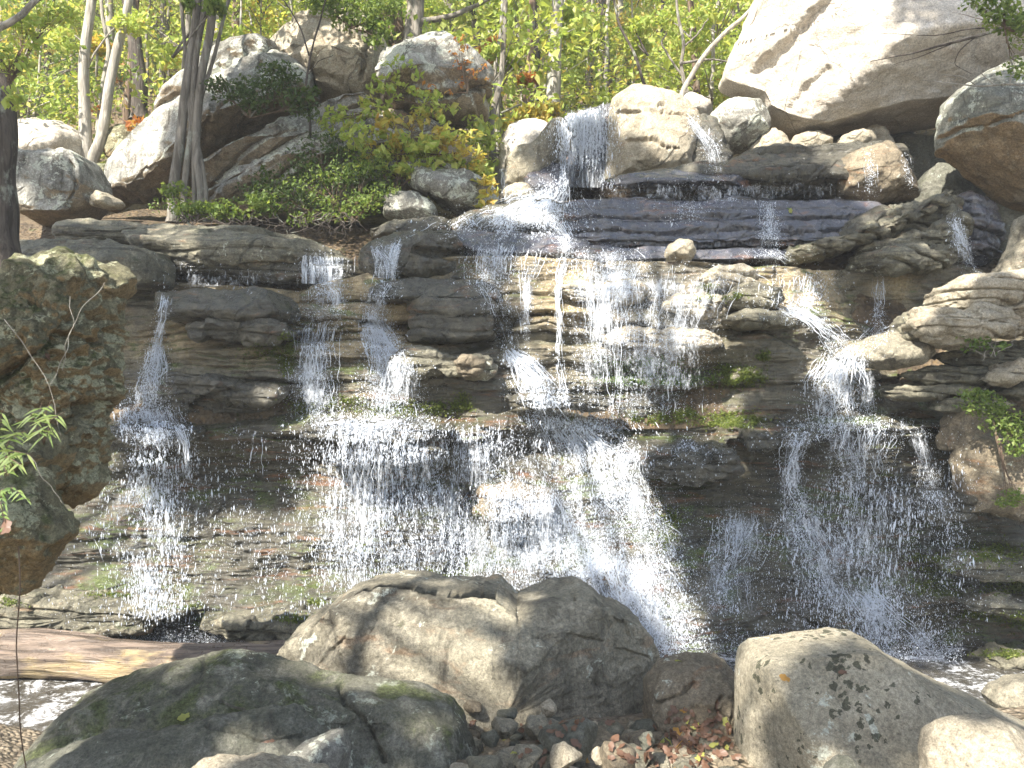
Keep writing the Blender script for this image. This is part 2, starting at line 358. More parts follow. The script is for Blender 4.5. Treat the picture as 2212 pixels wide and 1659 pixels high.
def water_mat():
    N = NT("pool_water"); co = N.coord((1, 1, 1)); a = N.noise(co, 7, 5, .6, .5); b = N.noise(co, 30, 4, .6)
    nrm = N.bump(N.math('ADD', a, N.math('MULTIPLY', b, .5)), .035)
    foam = N.mr(N.math('ADD', N.noise(co, 3.2, 8, .75, .8), N.math('MULTIPLY', N.noise(co, 26, 5, .8), .5)),   .72, .98)
    w = N.bsdf((.06, .055, .045), .06, nrm, .6); f = N.bsdf((.85, .87, .9), .5)
    m = N.t.nodes.new("ShaderNodeMixShader"); N.set(m.inputs[0], foam); N.t.links.new(w, m.inputs[1]); N.t.links.new(f, m.inputs[2])
    return N.done(m.outputs[0])
px_, py_ = np.meshgrid(np.linspace(-12, 12, 240), np.linspace(5.0, 9.2, 90))
tag(mesh("pool_water", np.stack([px_, py_, -.74+.012*perlin(np.stack([px_*4, py_*4, 0*px_], -1))], -1).reshape(-1, 3), gridF(90, 240), water_mat()), "shallow splashed pool at the foot of the falls", kind='structure')
# ------------------------------------------------------------------ rocks
def rock(name, label, cat, outline, d, T, mat, Tb=None, p=2.6, facets=(), amp=.05, freq=1.6, lamn=None, lama=0., grooves=(), seed=0,
         center=None, res=1.0, group=None, k=.04, blocky=0., cuts=8, cutd=(.06, .20)):
    """outline: the silhouette in photo units at depth d; T: how far it bulges towards the viewer; Tb: away"""
    O = np.asarray(outline, float); Tb = T if Tb is None else Tb
    Q = np.concatenate([np.linspace(O[i], O[(i+1) % len(O)], 40, endpoint=False) for i in range(len(O))])
    if center is None:
        x, y = Q.T; x2, y2 = np.roll(Q, -1, 0).T; cr = x*y2-x2*y
        center = (((x+x2)*cr).sum()/3/cr.sum(), ((y+y2)*cr).sum()/3/cr.sum())
    c = np.array(center, float)
    per = np.linalg.norm(Q-np.roll(Q, 1, 0), axis=1).sum()
    R0 = np.linalg.norm(Q-c, axis=1).mean(); G = max(np.hypot(*(np.clip(Q, (-100, -100), (2320, 1700))-(CX, CY)).T).max(), 60)/d
    Tb = min(Tb, math.sqrt(10*R0)/G)                          # the back falls away quickly
    nt = int(np.clip(per/3.2*res, 40, 640)); R = np.linalg.norm(Q-c, axis=1); A = np.arctan2(Q[:, 1]-c[1], Q[:, 0]-c[0])
    od = np.argsort(A); A = A[od]; R = R[od]
    th = np.linspace(-np.pi, np.pi, nt, endpoint=False)
    # denser angles where the outline is far away
    w = np.interp(th, A, R, period=2*np.pi); cw = np.cumsum(w+.25*w.max()); th = -np.pi+2*np.pi*np.interp(np.arange(nt)/nt, cw/cw[-1], np.arange(nt)/nt)
    r = np.interp(th, A, R, period=2*np.pi)
    for _ in range(2): r = (np.roll(r, 1)+2*r+np.roll(r, -1))/4
    nf = int(np.clip(per/2/np.pi/2.6*res, 14, 150)); nb = max(8, nf//4)
    ph = np.concatenate([np.linspace(.012, np.pi/2, nf), np.linspace(np.pi/2, np.pi-.03, nb+1)[1:]])
    rr = np.abs(np.sin(ph))**(2/p); hh = np.sign(np.cos(ph))*np.abs(np.cos(ph))**(2/p)
    U = c[0]+rr[:, None]*(r*np.cos(th))[None]; Vv = c[1]+rr[:, None]*(r*np.sin(th))[None]
    P = at(U, Vv, np.full(U.shape, d))
    y = d-np.where(hh > 0, hh*T, hh*Tb)[:, None]+0*U
    front = (hh > 0)[:, None]
    for (u0, v0, off, bx, bz) in facets:
        x0, _, z0 = at(u0, v0, d)
        pl = np.minimum(d+off+bx*(P[..., 0]-x0)+bz*(P[..., 2]-z0), d)
        s = np.clip(.5+.5*(y-pl)/k, 0, 1)                     # smooth maximum
        y = np.where(front, y*s+pl*(1-s)+k*s*(1-s), y)
    P[..., 1] = y
    nr = len(ph); V = P.reshape(-1, 3); F = gridF(nr, nt, True)
    cap = np.arange(nt); ce = len(V)
    V = np.concatenate([V, [P[0].mean(0)], [P[-1].mean(0)]])
    T1 = np.stack([(cap+1) % nt, cap, np.full(nt, ce)], -1); T2 = np.stack([(nr-1)*nt+cap, (nr-1)*nt+(cap+1) % nt, np.full(nt, ce+1)], -1)
    rc = np.random.RandomState(seed+500); cc = V.mean(0); hw = np.ptp(P[..., 0])/2
    for _ in range(cuts):                                     # broken faces
        n_ = rc.normal(size=3)*(1, .7, 1); n_[1] = -abs(n_[1])-.35; n_ /= np.linalg.norm(n_)
        s_ = V@n_; top = s_.max(); lim = top-rc.uniform(*cutd)*(top-cc@n_)
        ex = np.maximum(s_-lim, 0); ex = ex*ex/(ex+.02*hw)
        V = V-n_*(ex*.92)[:, None]
    N = normals(V, F)
    if (N[:nt*nf//2, 1].mean()) > 0: F = F[:, ::-1]; T1 = T1[:, ::-1]; T2 = T2[:, ::-1]; N = -N
    N[ce] = (0, -1, 0); N[ce+1] = (0, 1, 0)
    q = V*freq+seed*13.7
    disp = amp*(fbm(q, 5, .52)+.35*fbm(q*.55+5, 3, .5, True))
    disp = disp-amp*.55*np.abs(perlin(q*2.7+perlin(q*1.3)[:, None]*.8))+amp*.2*fbm(q*5.5, 3, .6)
    if blocky:
        qb = q*.9+2.2*perlin(q*.7)[:, None]*.2; cell = np.floor(qb)
        disp = disp+blocky*(hsh(cell[:, 0]+seed, cell[:, 1], cell[:, 2])-.5)
    if lamn is not None:
        ln = np.array(lamn[:3], float); ln /= np.linalg.norm(ln)
        s = (V@ln)*lamn[3]+.35*perlin(V*.9+seed)+.12*perlin(V*5+seed); f = s-np.floor(s)
        gr = np.exp(-(np.minimum(f, 1-f)/.09)**2)
        disp = disp+lama*(hsh(np.floor(s), seed)-.5)*1.6-lama*gr*1.1
    if len(grooves):
        u = CX+V[:, 0]/V[:, 1]*PX; v = CY-(V[:, 2]-CZ)/V[:, 1]*PX
        wob = 4*perlin(V*4+3)+4*perlin(V*11)+2.5*perlin(V*29)
        for (pts, wd, dp) in grooves:
            g = np.full(len(V), 1e9)
            for a, b in zip(pts[:-1], pts[1:]):
                ab = np.subtract(b, a); t = np.clip(((u-a[0])*ab[0]+(v-a[1])*ab[1])/(ab@ab), 0, 1)
                g = np.minimum(g, np.hypot(u-a[0]-t*ab[0], v-a[1]-t*ab[1]))
            disp = disp-dp*(1-sstep((g+wob-wd*.4)/(wd*.6)))*(V[:, 1] < d)
    V = V+N*disp[:, None]
    V = V+N*(amp*.16*fbm(V*freq*6+seed, 3, .55))[:, None]
    b = V.mean(0); b[2] = V[:, 2].min()
    o = mesh(name, V, [F, T1, T2], mat, None, b)
    return tag(o, label, cat, group)

# ---- boulders standing at the foot of the falls
rock("boulder", "big two-faced boulder mid creek bed, pale lit face beside a shaded face", "boulder",
     [(585,1450),(605,1415),(640,1370),(715,1310),(785,1263),(830,1252),(900,1254),(955,1267),(1030,1264),(1075,1268),(1100,1285),(1118,1296),(1150,1284),(1245,1273),(1278,1288),(1300,1306),(1335,1316),(1382,1352),(1420,1405),(1440,1470),(1470,1520),(1460,1600),(1400,1660),(1000,1660),(700,1600)],
     5.7, 1.05, M['river'], Tb=.7, p=8, center=(1110, 1440), k=.015, amp=.034, freq=2.7, seed=1, blocky=.022,
     facets=[(1115,1420,-.90,-.30,.38),(1118,1420,-.90,.92,.22),(950,1290,-.42,-.1,1.7),(1250,1308,-.45,.35,1.5),(700,1400,-.38,-.75,.3)],
     cuts=0, grooves=[([(690,1440),(715,1405),(745,1380)],4,.03),([(1118,1300),(1122,1400),(1116,1480)],4,.010),([(880,1310),(960,1298),(1040,1310)],3,.02),([(1150,1380),(1230,1370),(1300,1385)],3,.02),([(1330,1400),(1400,1420)],5,.025)])
rock("boulder", "broad dark mossy hump of rock in front of the fallen log", "boulder",
     [(100,1610),(128,1560),(150,1535),(195,1500),(290,1462),(390,1434),(480,1426),(570,1432),(640,1446),(690,1460),(745,1474),(850,1490),(930,1508),(975,1520),(990,1545),(998,1590),(1020,1630),(1050,1700),(900,1780),(500,1780),(100,1720)],
     4.5, .75, M['mossdark'], Tb=.5, p=4, center=(560,1600), amp=.045, freq=1.7, seed=2, k=.03, cuts=3, facets=[(430,1500,-.48,-.12,1.0),(300,1600,-.66,-.3,.2),(850,1540,-.42,.12,1.05),(880,1620,-.6,.3,.15)], grooves=[([(730,1475),(745,1520),(800,1570),(830,1640)],7,.04),([(480,1520),(560,1560),(640,1600)],6,.02)])
rock("boulder", "long dark rock slab with a raised mossy ridge, lying under the low hump", "boulder",
     [(20,1660),(60,1640),(230,1600),(330,1588),(450,1562),(560,1535),(635,1522),(665,1532),(680,1560),(735,1600),(760,1680),(700,1800),(20,1800)],
     3.75, .4, M['dark'], Tb=.5, p=2.6, center=(430,1680), amp=.035, freq=2.4, seed=4, facets=[(450,1580,-.2,-.05,1.1),(500,1640,-.3,-.1,.2)], grooves=[([(450,1570),(560,1600),(650,1590)],6,.02)])
rock("boulder", "lichen-blotched grey rock wedged at the end of the ridged slab", "boulder",
     [(600,1640),(650,1600),(715,1580),(742,1583),(750,1605),(748,1660),(740,1760),(600,1760)], 3.62, .25, M['grey'], p=2.6, amp=.025, freq=3, seed=5)
rock("boulder", "sunlit cream-coloured rock top at the very bottom edge, below the ridged slab", "boulder",
     [(390,1680),(430,1652),(475,1632),(560,1625),(640,1628),(700,1648),(750,1690),(740,1780),(400,1780)], 3.2, .35, M['tan'], p=2.3, amp=.03, freq=3, seed=6)
rock("boulder", "large pale boulder speckled with dark lichen, its flat top corner in full sun", "boulder",
     [(1592,1700),(1594,1560),(1594,1440),(1602,1405),(1625,1386),(1700,1376),(1800,1367),(1845,1369),(1878,1388),(1912,1415),(2000,1462),(2100,1508),(2212,1562),(2340,1640),(2400,1800),(1592,1800)],
     4.55, .85, M['spotted'], Tb=.8, p=6, center=(1880,1600), k=.02, amp=.016, freq=2.0, seed=7, cuts=3,
     facets=[(1720,1440,-.52,-.12,.95),(1720,1560,-.75,-.16,.12),(2020,1540,-.62,.42,.85),(1602,1500,-.3,-2.2,0)])
rock("boulder", "smooth tan egg-shaped rock leaning against the lower side of the speckled boulder", "boulder",
     [(1985,1680),(1988,1610),(2000,1580),(2030,1562),(2100,1547),(2140,1546),(2180,1560),(2240,1600),(2270,1700),(2240,1780),(1990,1780)],
     3.55, .32, M['tan'], p=2.3, amp=.018, freq=2.5, seed=8, facets=[(2050,1620,-.25,-.3,.35)])
rock("stone", "small dark round-topped stone in front of the speckled boulder", "stone",
     [(1765,1690),(1785,1655),(1812,1634),(1835,1634),(1860,1655),(1880,1700),(1850,1740),(1780,1740)], 3.5, .15, M['dark'], p=2.2, amp=.01, freq=5, seed=9)
rock("boulder", "squat cracked brown rock between the two-faced boulder and the speckled boulder", "boulder",
     [(1405,1470),(1425,1440),(1450,1428),(1500,1424),(1545,1428),(1580,1450),(1592,1490),(1600,1560),(1590,1640),(1440,1640),(1400,1580)],
     5.15, .5, M['brown'], p=3.0, amp=.03, freq=3.2, seed=10, blocky=.03, facets=[(1500,1450,-.28,0,1.5),(1520,1540,-.38,.1,.1)],
     grooves=[([(1560,1500),(1545,1530),(1570,1550)],5,.04),([(1420,1520),(1470,1500),(1500,1470)],5,.04)])

# ---- mossy rocks at the left edge
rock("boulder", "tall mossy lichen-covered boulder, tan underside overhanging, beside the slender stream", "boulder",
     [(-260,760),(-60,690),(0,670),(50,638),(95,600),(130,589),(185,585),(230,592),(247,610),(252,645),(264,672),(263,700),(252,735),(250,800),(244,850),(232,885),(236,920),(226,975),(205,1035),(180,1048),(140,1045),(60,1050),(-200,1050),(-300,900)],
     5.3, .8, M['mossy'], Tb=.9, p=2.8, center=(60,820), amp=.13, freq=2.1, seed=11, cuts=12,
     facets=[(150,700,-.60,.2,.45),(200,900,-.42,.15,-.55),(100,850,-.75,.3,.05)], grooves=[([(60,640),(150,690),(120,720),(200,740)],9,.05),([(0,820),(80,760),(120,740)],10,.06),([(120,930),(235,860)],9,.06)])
rock("boulder", "wedge-shaped nub of green-grey rock below the leafy weed", "boulder",
     [(-120,890),(0,880),(60,893),(110,915),(140,945),(155,975),(150,990),(128,1005),(122,1045),(60,1080),(-120,1090)], 4.9, .35, M['mossy'], p=2.4, amp=.05, freq=2.6, seed=12, facets=[(80,940,-.2,.3,.9)])
rock("boulder", "mossy rock jutting down to a point under the tall mossy boulder, brown leaf on it", "boulder",
     [(-200,1070),(0,1040),(60,1020),(105,1018),(135,1070),(172,1100),(180,1128),(172,1152),(110,1215),(60,1258),(0,1285),(-200,1330)], 4.7, .45, M['mossy'], p=2.6, amp=.06, freq=2.4, seed=13, facets=[(60,1140,-.36,.3,-.2),(120,1180,-.22,.3,-1.1)])

# ---- the great boulders on the rim
rock("boulder", "huge sun-bleached boulder overhanging a dark hollow, biggest rock on the rim", "boulder",
     [(1562,180),(1572,140),(1592,95),(1612,45),(1632,0),(1665,-80),(1760,-240),(2300,-330),(2700,-200),(2750,60),(2500,190),(2212,262),(2030,272),(1950,276),(1880,276),(1800,288),(1745,302),(1700,296),(1670,278),(1640,256),(1628,225),(1600,205)],
     12.6, 2.6, M['pale'], Tb=3.0, p=4.5, center=(2000,120), amp=.06, freq=.85, seed=14, k=.07, cuts=3, res=1.1,
     facets=[(1850,120,-1.75,-.20,.50),(1850,235,-1.55,-.12,-1.15),(1590,170,-.6,-1.0,-.1),(2080,60,-2.0,.12,.30),(1660,230,-.75,-.9,-.25)],
     grooves=[([(1815,-20),(1760,35),(1720,78),(1680,120),(1640,150)],20,.13),([(1720,290),(1850,275),(1990,262)],7,.05),([(1790,150),(1740,190),(1710,235)],9,.05)])
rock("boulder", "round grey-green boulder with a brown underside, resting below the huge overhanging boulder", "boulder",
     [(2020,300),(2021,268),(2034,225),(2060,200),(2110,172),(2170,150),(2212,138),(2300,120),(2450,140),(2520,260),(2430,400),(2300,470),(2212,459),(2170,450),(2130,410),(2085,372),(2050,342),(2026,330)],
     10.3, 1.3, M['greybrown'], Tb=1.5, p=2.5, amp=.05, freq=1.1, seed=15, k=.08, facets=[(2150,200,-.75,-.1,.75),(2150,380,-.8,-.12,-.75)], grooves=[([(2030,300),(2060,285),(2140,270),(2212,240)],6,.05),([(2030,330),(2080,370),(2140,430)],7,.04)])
rock("boulder", "tan dome-topped boulder with dark cracks beside the top plunge", "boulder",
     [(1305,395),(1312,300),(1318,250),(1322,215),(1345,203),(1372,200),(1400,206),(1440,216),(1470,232),(1496,262),(1512,300),(1520,350),(1500,395),(1430,410)],
     12.2, .9, M['tan'], Tb=1.0, p=2.8, amp=.05, freq=1.2, seed=16, facets=[(1345,300,-.55,-1.0,.1),(1430,290,-.72,.15,.35)],
     grooves=[([(1330,243),(1400,240),(1490,252)],4,.05),([(1360,305),(1410,300),(1440,320),(1470,318)],5,.07),([(1380,225),(1430,232)],3,.04),([(1370,350),(1400,365)],6,.05)])
rock("boulder", "dark wet rock wall behind the top plunge", "boulder",
     [(1205,420),(1210,300),(1216,262),(1225,245),(1250,236),(1300,232),(1330,222),(1350,260),(1372,320),(1378,400),(1300,430)],
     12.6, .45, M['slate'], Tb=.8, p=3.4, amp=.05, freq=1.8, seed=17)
rock("boulder", "sun-splashed pale grey boulder between the orange leaves and the top plunge", "boulder",
     [(1082,400),(1080,330),(1090,300),(1110,272),(1135,264),(1165,268),(1190,278),(1200,300),(1195,340),(1170,390),(1130,420)], 12.0, .6, M['pale'], p=2.5, amp=.05, freq=1.6, seed=18, facets=[(1130,300,-.4,-.5,.5)])
rock("boulder", "shaded brownish boulder with a ledge in its side, just beside the top plunge", "boulder",
     [(1090,420),(1092,345),(1110,325),(1150,312),(1180,285),(1200,262),(1222,258),(1235,290),(1225,330),(1190,370),(1160,410),(1130,430)], 11.6, .45, M['river'], p=2.6, amp=.05, freq=2, seed=19)
rock("boulder", "wet blue-grey block at the foot of the top plunge", "boulder",
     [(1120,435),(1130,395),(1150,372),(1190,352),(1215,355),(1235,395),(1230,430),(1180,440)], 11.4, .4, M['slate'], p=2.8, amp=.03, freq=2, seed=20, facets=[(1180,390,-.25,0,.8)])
rock("stone", "pale block at the waterline under the shaded brownish boulder", "stone",
     [(1085,438),(1088,410),(1110,398),(1140,400),(1158,425),(1150,445),(1100,445)], 11.2, .25, M['tan'], p=2.6, amp=.03, freq=3, seed=21)
rock("boulder", "white sunlit rock peeping over the far side of the tan domed boulder", "boulder",
     [(1440,250),(1445,225),(1470,210),(1500,209),(1528,225),(1535,250),(1520,275),(1460,270)], 13.2, .5, M['pale'], p=2.4, amp=.05, freq=1.6, seed=22)
rock("boulder", "round boulder with wet dark flank tucked below the huge overhanging boulder", "boulder",
     [(1528,290),(1532,255),(1550,232),(1585,218),(1622,216),(1640,230),(1655,262),(1650,310),(1620,330),(1560,330)], 12.1, .65, M['grey'], p=2.3, amp=.04, freq=1.6, seed=23)
rock("boulder", "knobbly dark rock under the small veil beside the tan domed boulder", "boulder",
     [(1455,350),(1480,280),(1500,250),(1530,262),(1560,300),(1580,350),(1560,385),(1480,390)], 12.0, .4, M['wet'], p=2.4, amp=.06, freq=2.2, seed=24)
for i, (pl, lab) in enumerate([
    ([(1610,330),(1640,298),(1664,282),(1690,300),(1705,335),(1650,345)], "pointed sunlit stone at the mouth of the dark hollow"),
    ([(1700,335),(1712,300),(1745,290),(1790,305),(1800,335)], "tan propping stone deepest under the huge boulder"),
    ([(1790,335),(1810,300),(1850,285),(1885,290),(1880,330)], "shaded slab of stone beside the tan propping stone"),
    ([(1845,330),(1855,292),(1880,272),(1905,282),(1922,312),(1925,335)], "upright tan stone at the edge of the black hollow")]):
    rock("stone", lab, "stone", pl, 11.9+.25*(i % 2), .35, M['tan'], p=2.8, amp=.04, freq=2.2, seed=30+i)
rock("boulder", "broad wet boulder like a log below the hollow, tan at its upper end", "boulder",
     [(1300,410),(1330,396),(1400,388),(1480,385),(1530,365),(1580,345),(1640,335),(1720,332),(1800,328),(1860,322),(1895,313),(1920,320),(1945,350),(1968,385),(1975,415),(1940,438),(1800,442),(1500,440),(1330,428)],
     11.2, .75, M['wet'], Tb=1.0, p=2.6, center=(1680,390), amp=.06, freq=1.4, seed=26, lamn=(.05,.15,1,5.5), lama=.07, k=.06, facets=[(1650,360,-.5,0,1.2)])
rock("boulder", "tan rounded end block of the broad wet boulder", "boulder",
     [(1800,370),(1830,335),(1880,315),(1905,312),(1930,335),(1960,380),(1975,430),(1880,440),(1810,420)], 10.75, .5, M['brown'], p=2.5, amp=.05, freq=1.9, seed=27)
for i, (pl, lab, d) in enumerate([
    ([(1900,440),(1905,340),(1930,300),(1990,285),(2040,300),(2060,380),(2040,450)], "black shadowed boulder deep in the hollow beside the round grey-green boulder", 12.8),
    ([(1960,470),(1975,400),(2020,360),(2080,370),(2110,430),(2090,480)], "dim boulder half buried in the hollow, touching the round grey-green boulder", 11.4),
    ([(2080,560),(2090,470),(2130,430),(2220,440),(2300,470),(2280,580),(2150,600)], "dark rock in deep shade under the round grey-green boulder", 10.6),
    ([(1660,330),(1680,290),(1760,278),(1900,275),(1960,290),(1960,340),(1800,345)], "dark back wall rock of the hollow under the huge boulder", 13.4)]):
    rock("boulder", lab, "boulder", pl, d, .4, M['dark'], p=3, amp=.06, freq=1.6, seed=160+i)  # the hollow's shade is put into the dark stone colour
# ---- leaning outcrop under the trees
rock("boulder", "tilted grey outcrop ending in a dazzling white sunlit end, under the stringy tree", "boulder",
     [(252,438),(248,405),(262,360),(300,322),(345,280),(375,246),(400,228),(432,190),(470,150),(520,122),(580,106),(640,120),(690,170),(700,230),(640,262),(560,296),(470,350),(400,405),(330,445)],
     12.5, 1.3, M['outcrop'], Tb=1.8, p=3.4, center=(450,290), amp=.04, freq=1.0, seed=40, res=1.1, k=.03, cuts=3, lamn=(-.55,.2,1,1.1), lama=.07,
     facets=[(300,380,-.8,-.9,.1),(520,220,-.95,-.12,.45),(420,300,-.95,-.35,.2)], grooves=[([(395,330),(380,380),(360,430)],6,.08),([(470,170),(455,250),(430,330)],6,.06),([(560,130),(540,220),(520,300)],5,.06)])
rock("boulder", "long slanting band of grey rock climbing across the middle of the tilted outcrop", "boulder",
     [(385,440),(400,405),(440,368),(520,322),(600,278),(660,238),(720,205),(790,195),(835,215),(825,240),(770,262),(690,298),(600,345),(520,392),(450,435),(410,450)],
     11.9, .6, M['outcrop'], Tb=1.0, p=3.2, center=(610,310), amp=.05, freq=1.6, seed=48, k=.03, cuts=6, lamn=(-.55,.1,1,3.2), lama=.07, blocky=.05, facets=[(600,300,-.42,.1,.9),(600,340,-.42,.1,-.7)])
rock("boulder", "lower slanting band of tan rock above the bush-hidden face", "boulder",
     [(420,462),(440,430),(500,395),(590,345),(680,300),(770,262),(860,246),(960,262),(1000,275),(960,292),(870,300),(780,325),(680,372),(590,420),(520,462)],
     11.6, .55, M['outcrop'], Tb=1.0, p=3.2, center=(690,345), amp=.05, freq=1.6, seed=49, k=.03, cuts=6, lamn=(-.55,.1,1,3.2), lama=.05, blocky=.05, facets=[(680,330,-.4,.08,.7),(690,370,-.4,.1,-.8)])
rock("boulder", "sunlit tan block crowning the leaning outcrop", "boulder",
     [(590,120),(612,80),(640,62),(700,62),(725,42),(760,40),(800,70),(830,110),(870,150),(880,200),(820,240),(700,230),(620,180)],
     12.9, 1.0, M['tan'], Tb=1.2, p=6, amp=.05, freq=1.5, seed=41, blocky=.14, cuts=10, cutd=(.08, .3), facets=[(640,110,-.6,-.6,.3),(760,120,-.75,.1,.45)], grooves=[([(690,80),(670,150),(680,210)],8,.12),([(800,80),(780,170)],7,.1)])
rock("boulder", "grey angular block jutting out over the yellow leaves", "boulder",
     [(820,180),(835,120),(870,102),(930,90),(965,92),(1000,135),(1030,165),(1056,182),(1058,215),(1052,245),(1020,262),(960,270),(900,255),(850,245)],
     12.0, 1.1, M['outcrop'], Tb=1.2, p=6, amp=.045, freq=1.6, seed=42, blocky=.12, cuts=10, cutd=(.08, .26), facets=[(930,160,-.8,.1,.4),(990,225,-.7,.15,-.6)], grooves=[([(860,215),(950,205),(1050,190)],7,.1)])
rock("boulder", "low shaded face of rock hidden by bushes under the slanting bands", "boulder",
     [(440,460),(470,400),(560,345),(660,290),(760,262),(820,280),(890,320),(880,400),(850,450),(700,480),(520,480)],
     12.0, .55, M['outcrop'], Tb=1.2, p=3.2, amp=.05, freq=1.4, seed=43)
rock("boulder", "tan rock pile with square broken corners behind the yellow leaves", "boulder",
     [(780,300),(800,262),(850,255),(930,270),(980,300),(985,340),(950,370),(860,380),(800,370)], 12.1, .5, M['brown'], p=2.8, amp=.06, freq=1.8, seed=44, blocky=.2)
rock("boulder", "angular pale green lichen boulder above a black gap, beside the thin blue trickle", "boulder",
     [(860,360),(900,352),(960,350),(1000,365),(1050,385),(1078,420),(1075,455),(1030,462),(990,460),(930,425),(880,405)], 11.0, .55, M['grey'], p=2.9, amp=.05, freq=1.8, seed=45, blocky=.06, facets=[(980,385,-.35,.0,1.0)])
rock("boulder", "flat grey slab leaning in the gap under the angular lichen boulder", "boulder",
     [(830,430),(855,412),(900,415),(935,440),(948,468),(900,478),(830,470)], 10.7, .3, M['grey'], p=2.6, amp=.03, freq=2.2, seed=46)
rock("boulder", "dry leaning stone with yellow leaves above the angular lichen boulder", "boulder",
     [(930,350),(945,318),(985,305),(1040,330),(1062,365),(1040,395),(960,370)], 11.9, .4, M['tan'], p=2.6, amp=.05, freq=2, seed=47)
# ---- left rim
rock("boulder", "square-shouldered tan block beside the forked trunk", "boulder",
     [(64,470),(60,400),(62,352),(68,342),(110,337),(160,338),(172,342),(198,352),(212,385),(222,420),(214,450),(190,478),(90,484)], 11.2, .8, M['outcrop'], p=7, cuts=2, amp=.045, blocky=.06, freq=1.8, seed=50, facets=[(130,400,-.6,.12,.15),(130,350,-.5,0,2.2)], grooves=[([(150,345),(165,400),(150,440)],5,.05)])
rock("boulder", "dazzling white sloping rock behind the square-shouldered block", "boulder",
     [(-60,360),(0,300),(35,268),(90,255),(150,275),(190,310),(195,350),(150,380),(0,400)], 13.2, .9, M['pale'], p=2.4, amp=.07, freq=1.3, seed=51, facets=[(90,310,-.6,-.3,.7)])
rock("boulder", "small mossy boulder between the forked trunk and the white outcrop end", "boulder",
     [(235,330),(240,295),(265,278),(300,280),(320,305),(300,350),(260,370)], 13.4, .5, M['mossy'], p=2.4, amp=.05, freq=1.8, seed=52)
rock("boulder", "dark wedge of rock in the cleft behind the forked trunk", "boulder",
     [(190,440),(200,380),(230,355),(265,370),(275,430),(250,460)], 12.5, .4, M['mossy'], p=2.6, amp=.05, freq=2, seed=53)
rock("stone", "flat tilted stone at the foot of the square-shouldered block", "stone",
     [(200,440),(212,415),(240,420),(268,440),(255,452),(210,452)], 10.9, .3, M['tan'], p=2.6, amp=.03, freq=2.4, seed=54)
# ---- long slabs of the upper lip
rock("flat_rock", "long flat slab with sunlit patches, uppermost along the lip under the bank", "flat rock",
     [(85,500),(95,487),(180,484),(290,484),(420,495),(560,502),(680,510),(690,530),(640,545),(400,545),(150,530),(90,522)], 10.2, .5, M['ledge'], p=4.5, amp=.04, freq=1.6, seed=60, facets=[(300,490,-.3,0,2.2)], lamn=(0,0,1,4.5), lama=.02)
rock("flat_rock", "lichen-dotted middle slab sticking out from the long flat slab", "flat rock",
     [(280,510),(290,484),(350,483),(480,500),(600,520),(690,530),(760,560),(720,590),(560,590),(420,580),(320,548)], 9.85, .5, M['ledge'], p=4.5, amp=.045, freq=1.6, seed=61, facets=[(450,520,-.35,0,1.8)], lamn=(0,0,1,5), lama=.02)
rock("flat_rock", "blunt-ended slab ledge resting over the tall mossy boulder", "flat rock",
     [(-160,560),(0,530),(60,525),(180,528),(300,538),(352,550),(366,575),(364,615),(340,628),(250,612),(140,600),(0,605),(-160,620)], 9.3, .6, M['ledge'], p=4.2, amp=.05, freq=1.6, seed=62, facets=[(200,550,-.4,0,1.2)], grooves=[([(60,600),(160,560),(230,600)],8,.05)])
rock("flat_rock", "dark dripping slab under the lichen-dotted slab", "flat rock",
     [(300,575),(360,548),(500,560),(640,572),(760,570),(800,585),(780,612),(640,618),(420,600),(330,592)], 9.95, .5, M['wet'], p=4, amp=.05, freq=1.7, seed=63, lamn=(0,0,1,6), lama=.03)
rock("boulder", "dark hollowed rock between the two upper spouts", "boulder",
     [(770,575),(790,540),(860,512),(940,503),(985,515),(1010,545),(1000,590),(930,612),(820,612)], 9.75, .5, M['wet'], p=3, amp=.06, freq=1.9, seed=64, grooves=[([(900,540),(960,548),(1000,552)],14,.14)])
rock("flat_rock", "brown wet shelf under the bank beside the white fan", "flat rock",
     [(800,500),(850,485),(960,478),(1010,488),(980,510),(880,525),(800,520)], 10.4, .4, M['wet'], p=3, amp=.04, freq=1.8, seed=65)
rock("boulder", "rounded wet rock under the white fan of water", "boulder",
     [(930,500),(1000,470),(1060,448),(1120,438),(1190,436),(1235,450),(1245,490),(1230,520),(1100,525),(960,520)], 10.55, .65, M['wet'], p=2.4, amp=.05, freq=1.7, seed=66, facets=[(1090,470,-.4,-.1,.9)])
rock("flat_rock", "smooth blue-grey shelf directly below the white fan", "flat rock",
     [(960,515),(1010,502),(1120,508),(1240,520),(1290,535),(1280,560),(1160,565),(1020,560),(970,545)], 10.0, .5, M['slate'], p=3.5, amp=.03, freq=1.6, seed=67, facets=[(1120,530,-.3,0,.8)])
# ---- the blue wet slabs
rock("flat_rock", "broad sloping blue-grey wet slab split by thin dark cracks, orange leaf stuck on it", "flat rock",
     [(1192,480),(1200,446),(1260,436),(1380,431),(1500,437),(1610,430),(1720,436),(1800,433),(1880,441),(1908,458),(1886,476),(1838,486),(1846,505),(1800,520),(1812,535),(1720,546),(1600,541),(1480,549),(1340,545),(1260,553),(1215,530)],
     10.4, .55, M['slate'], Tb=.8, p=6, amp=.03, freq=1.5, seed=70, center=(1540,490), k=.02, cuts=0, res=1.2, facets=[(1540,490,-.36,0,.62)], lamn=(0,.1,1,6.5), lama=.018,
     grooves=[([(1195,473),(1300,468),(1420,472),(1560,466),(1700,472),(1890,468)],4.5,.07),([(1205,500),(1330,497),(1420,503),(1600,494),(1720,500),(1840,497)],5,.08),([(1240,526),(1380,522),(1500,528),(1620,520),(1760,524)],5,.07),([(1560,466),(1548,500)],3,.03),([(1700,472),(1712,500),(1700,522)],3,.04)])
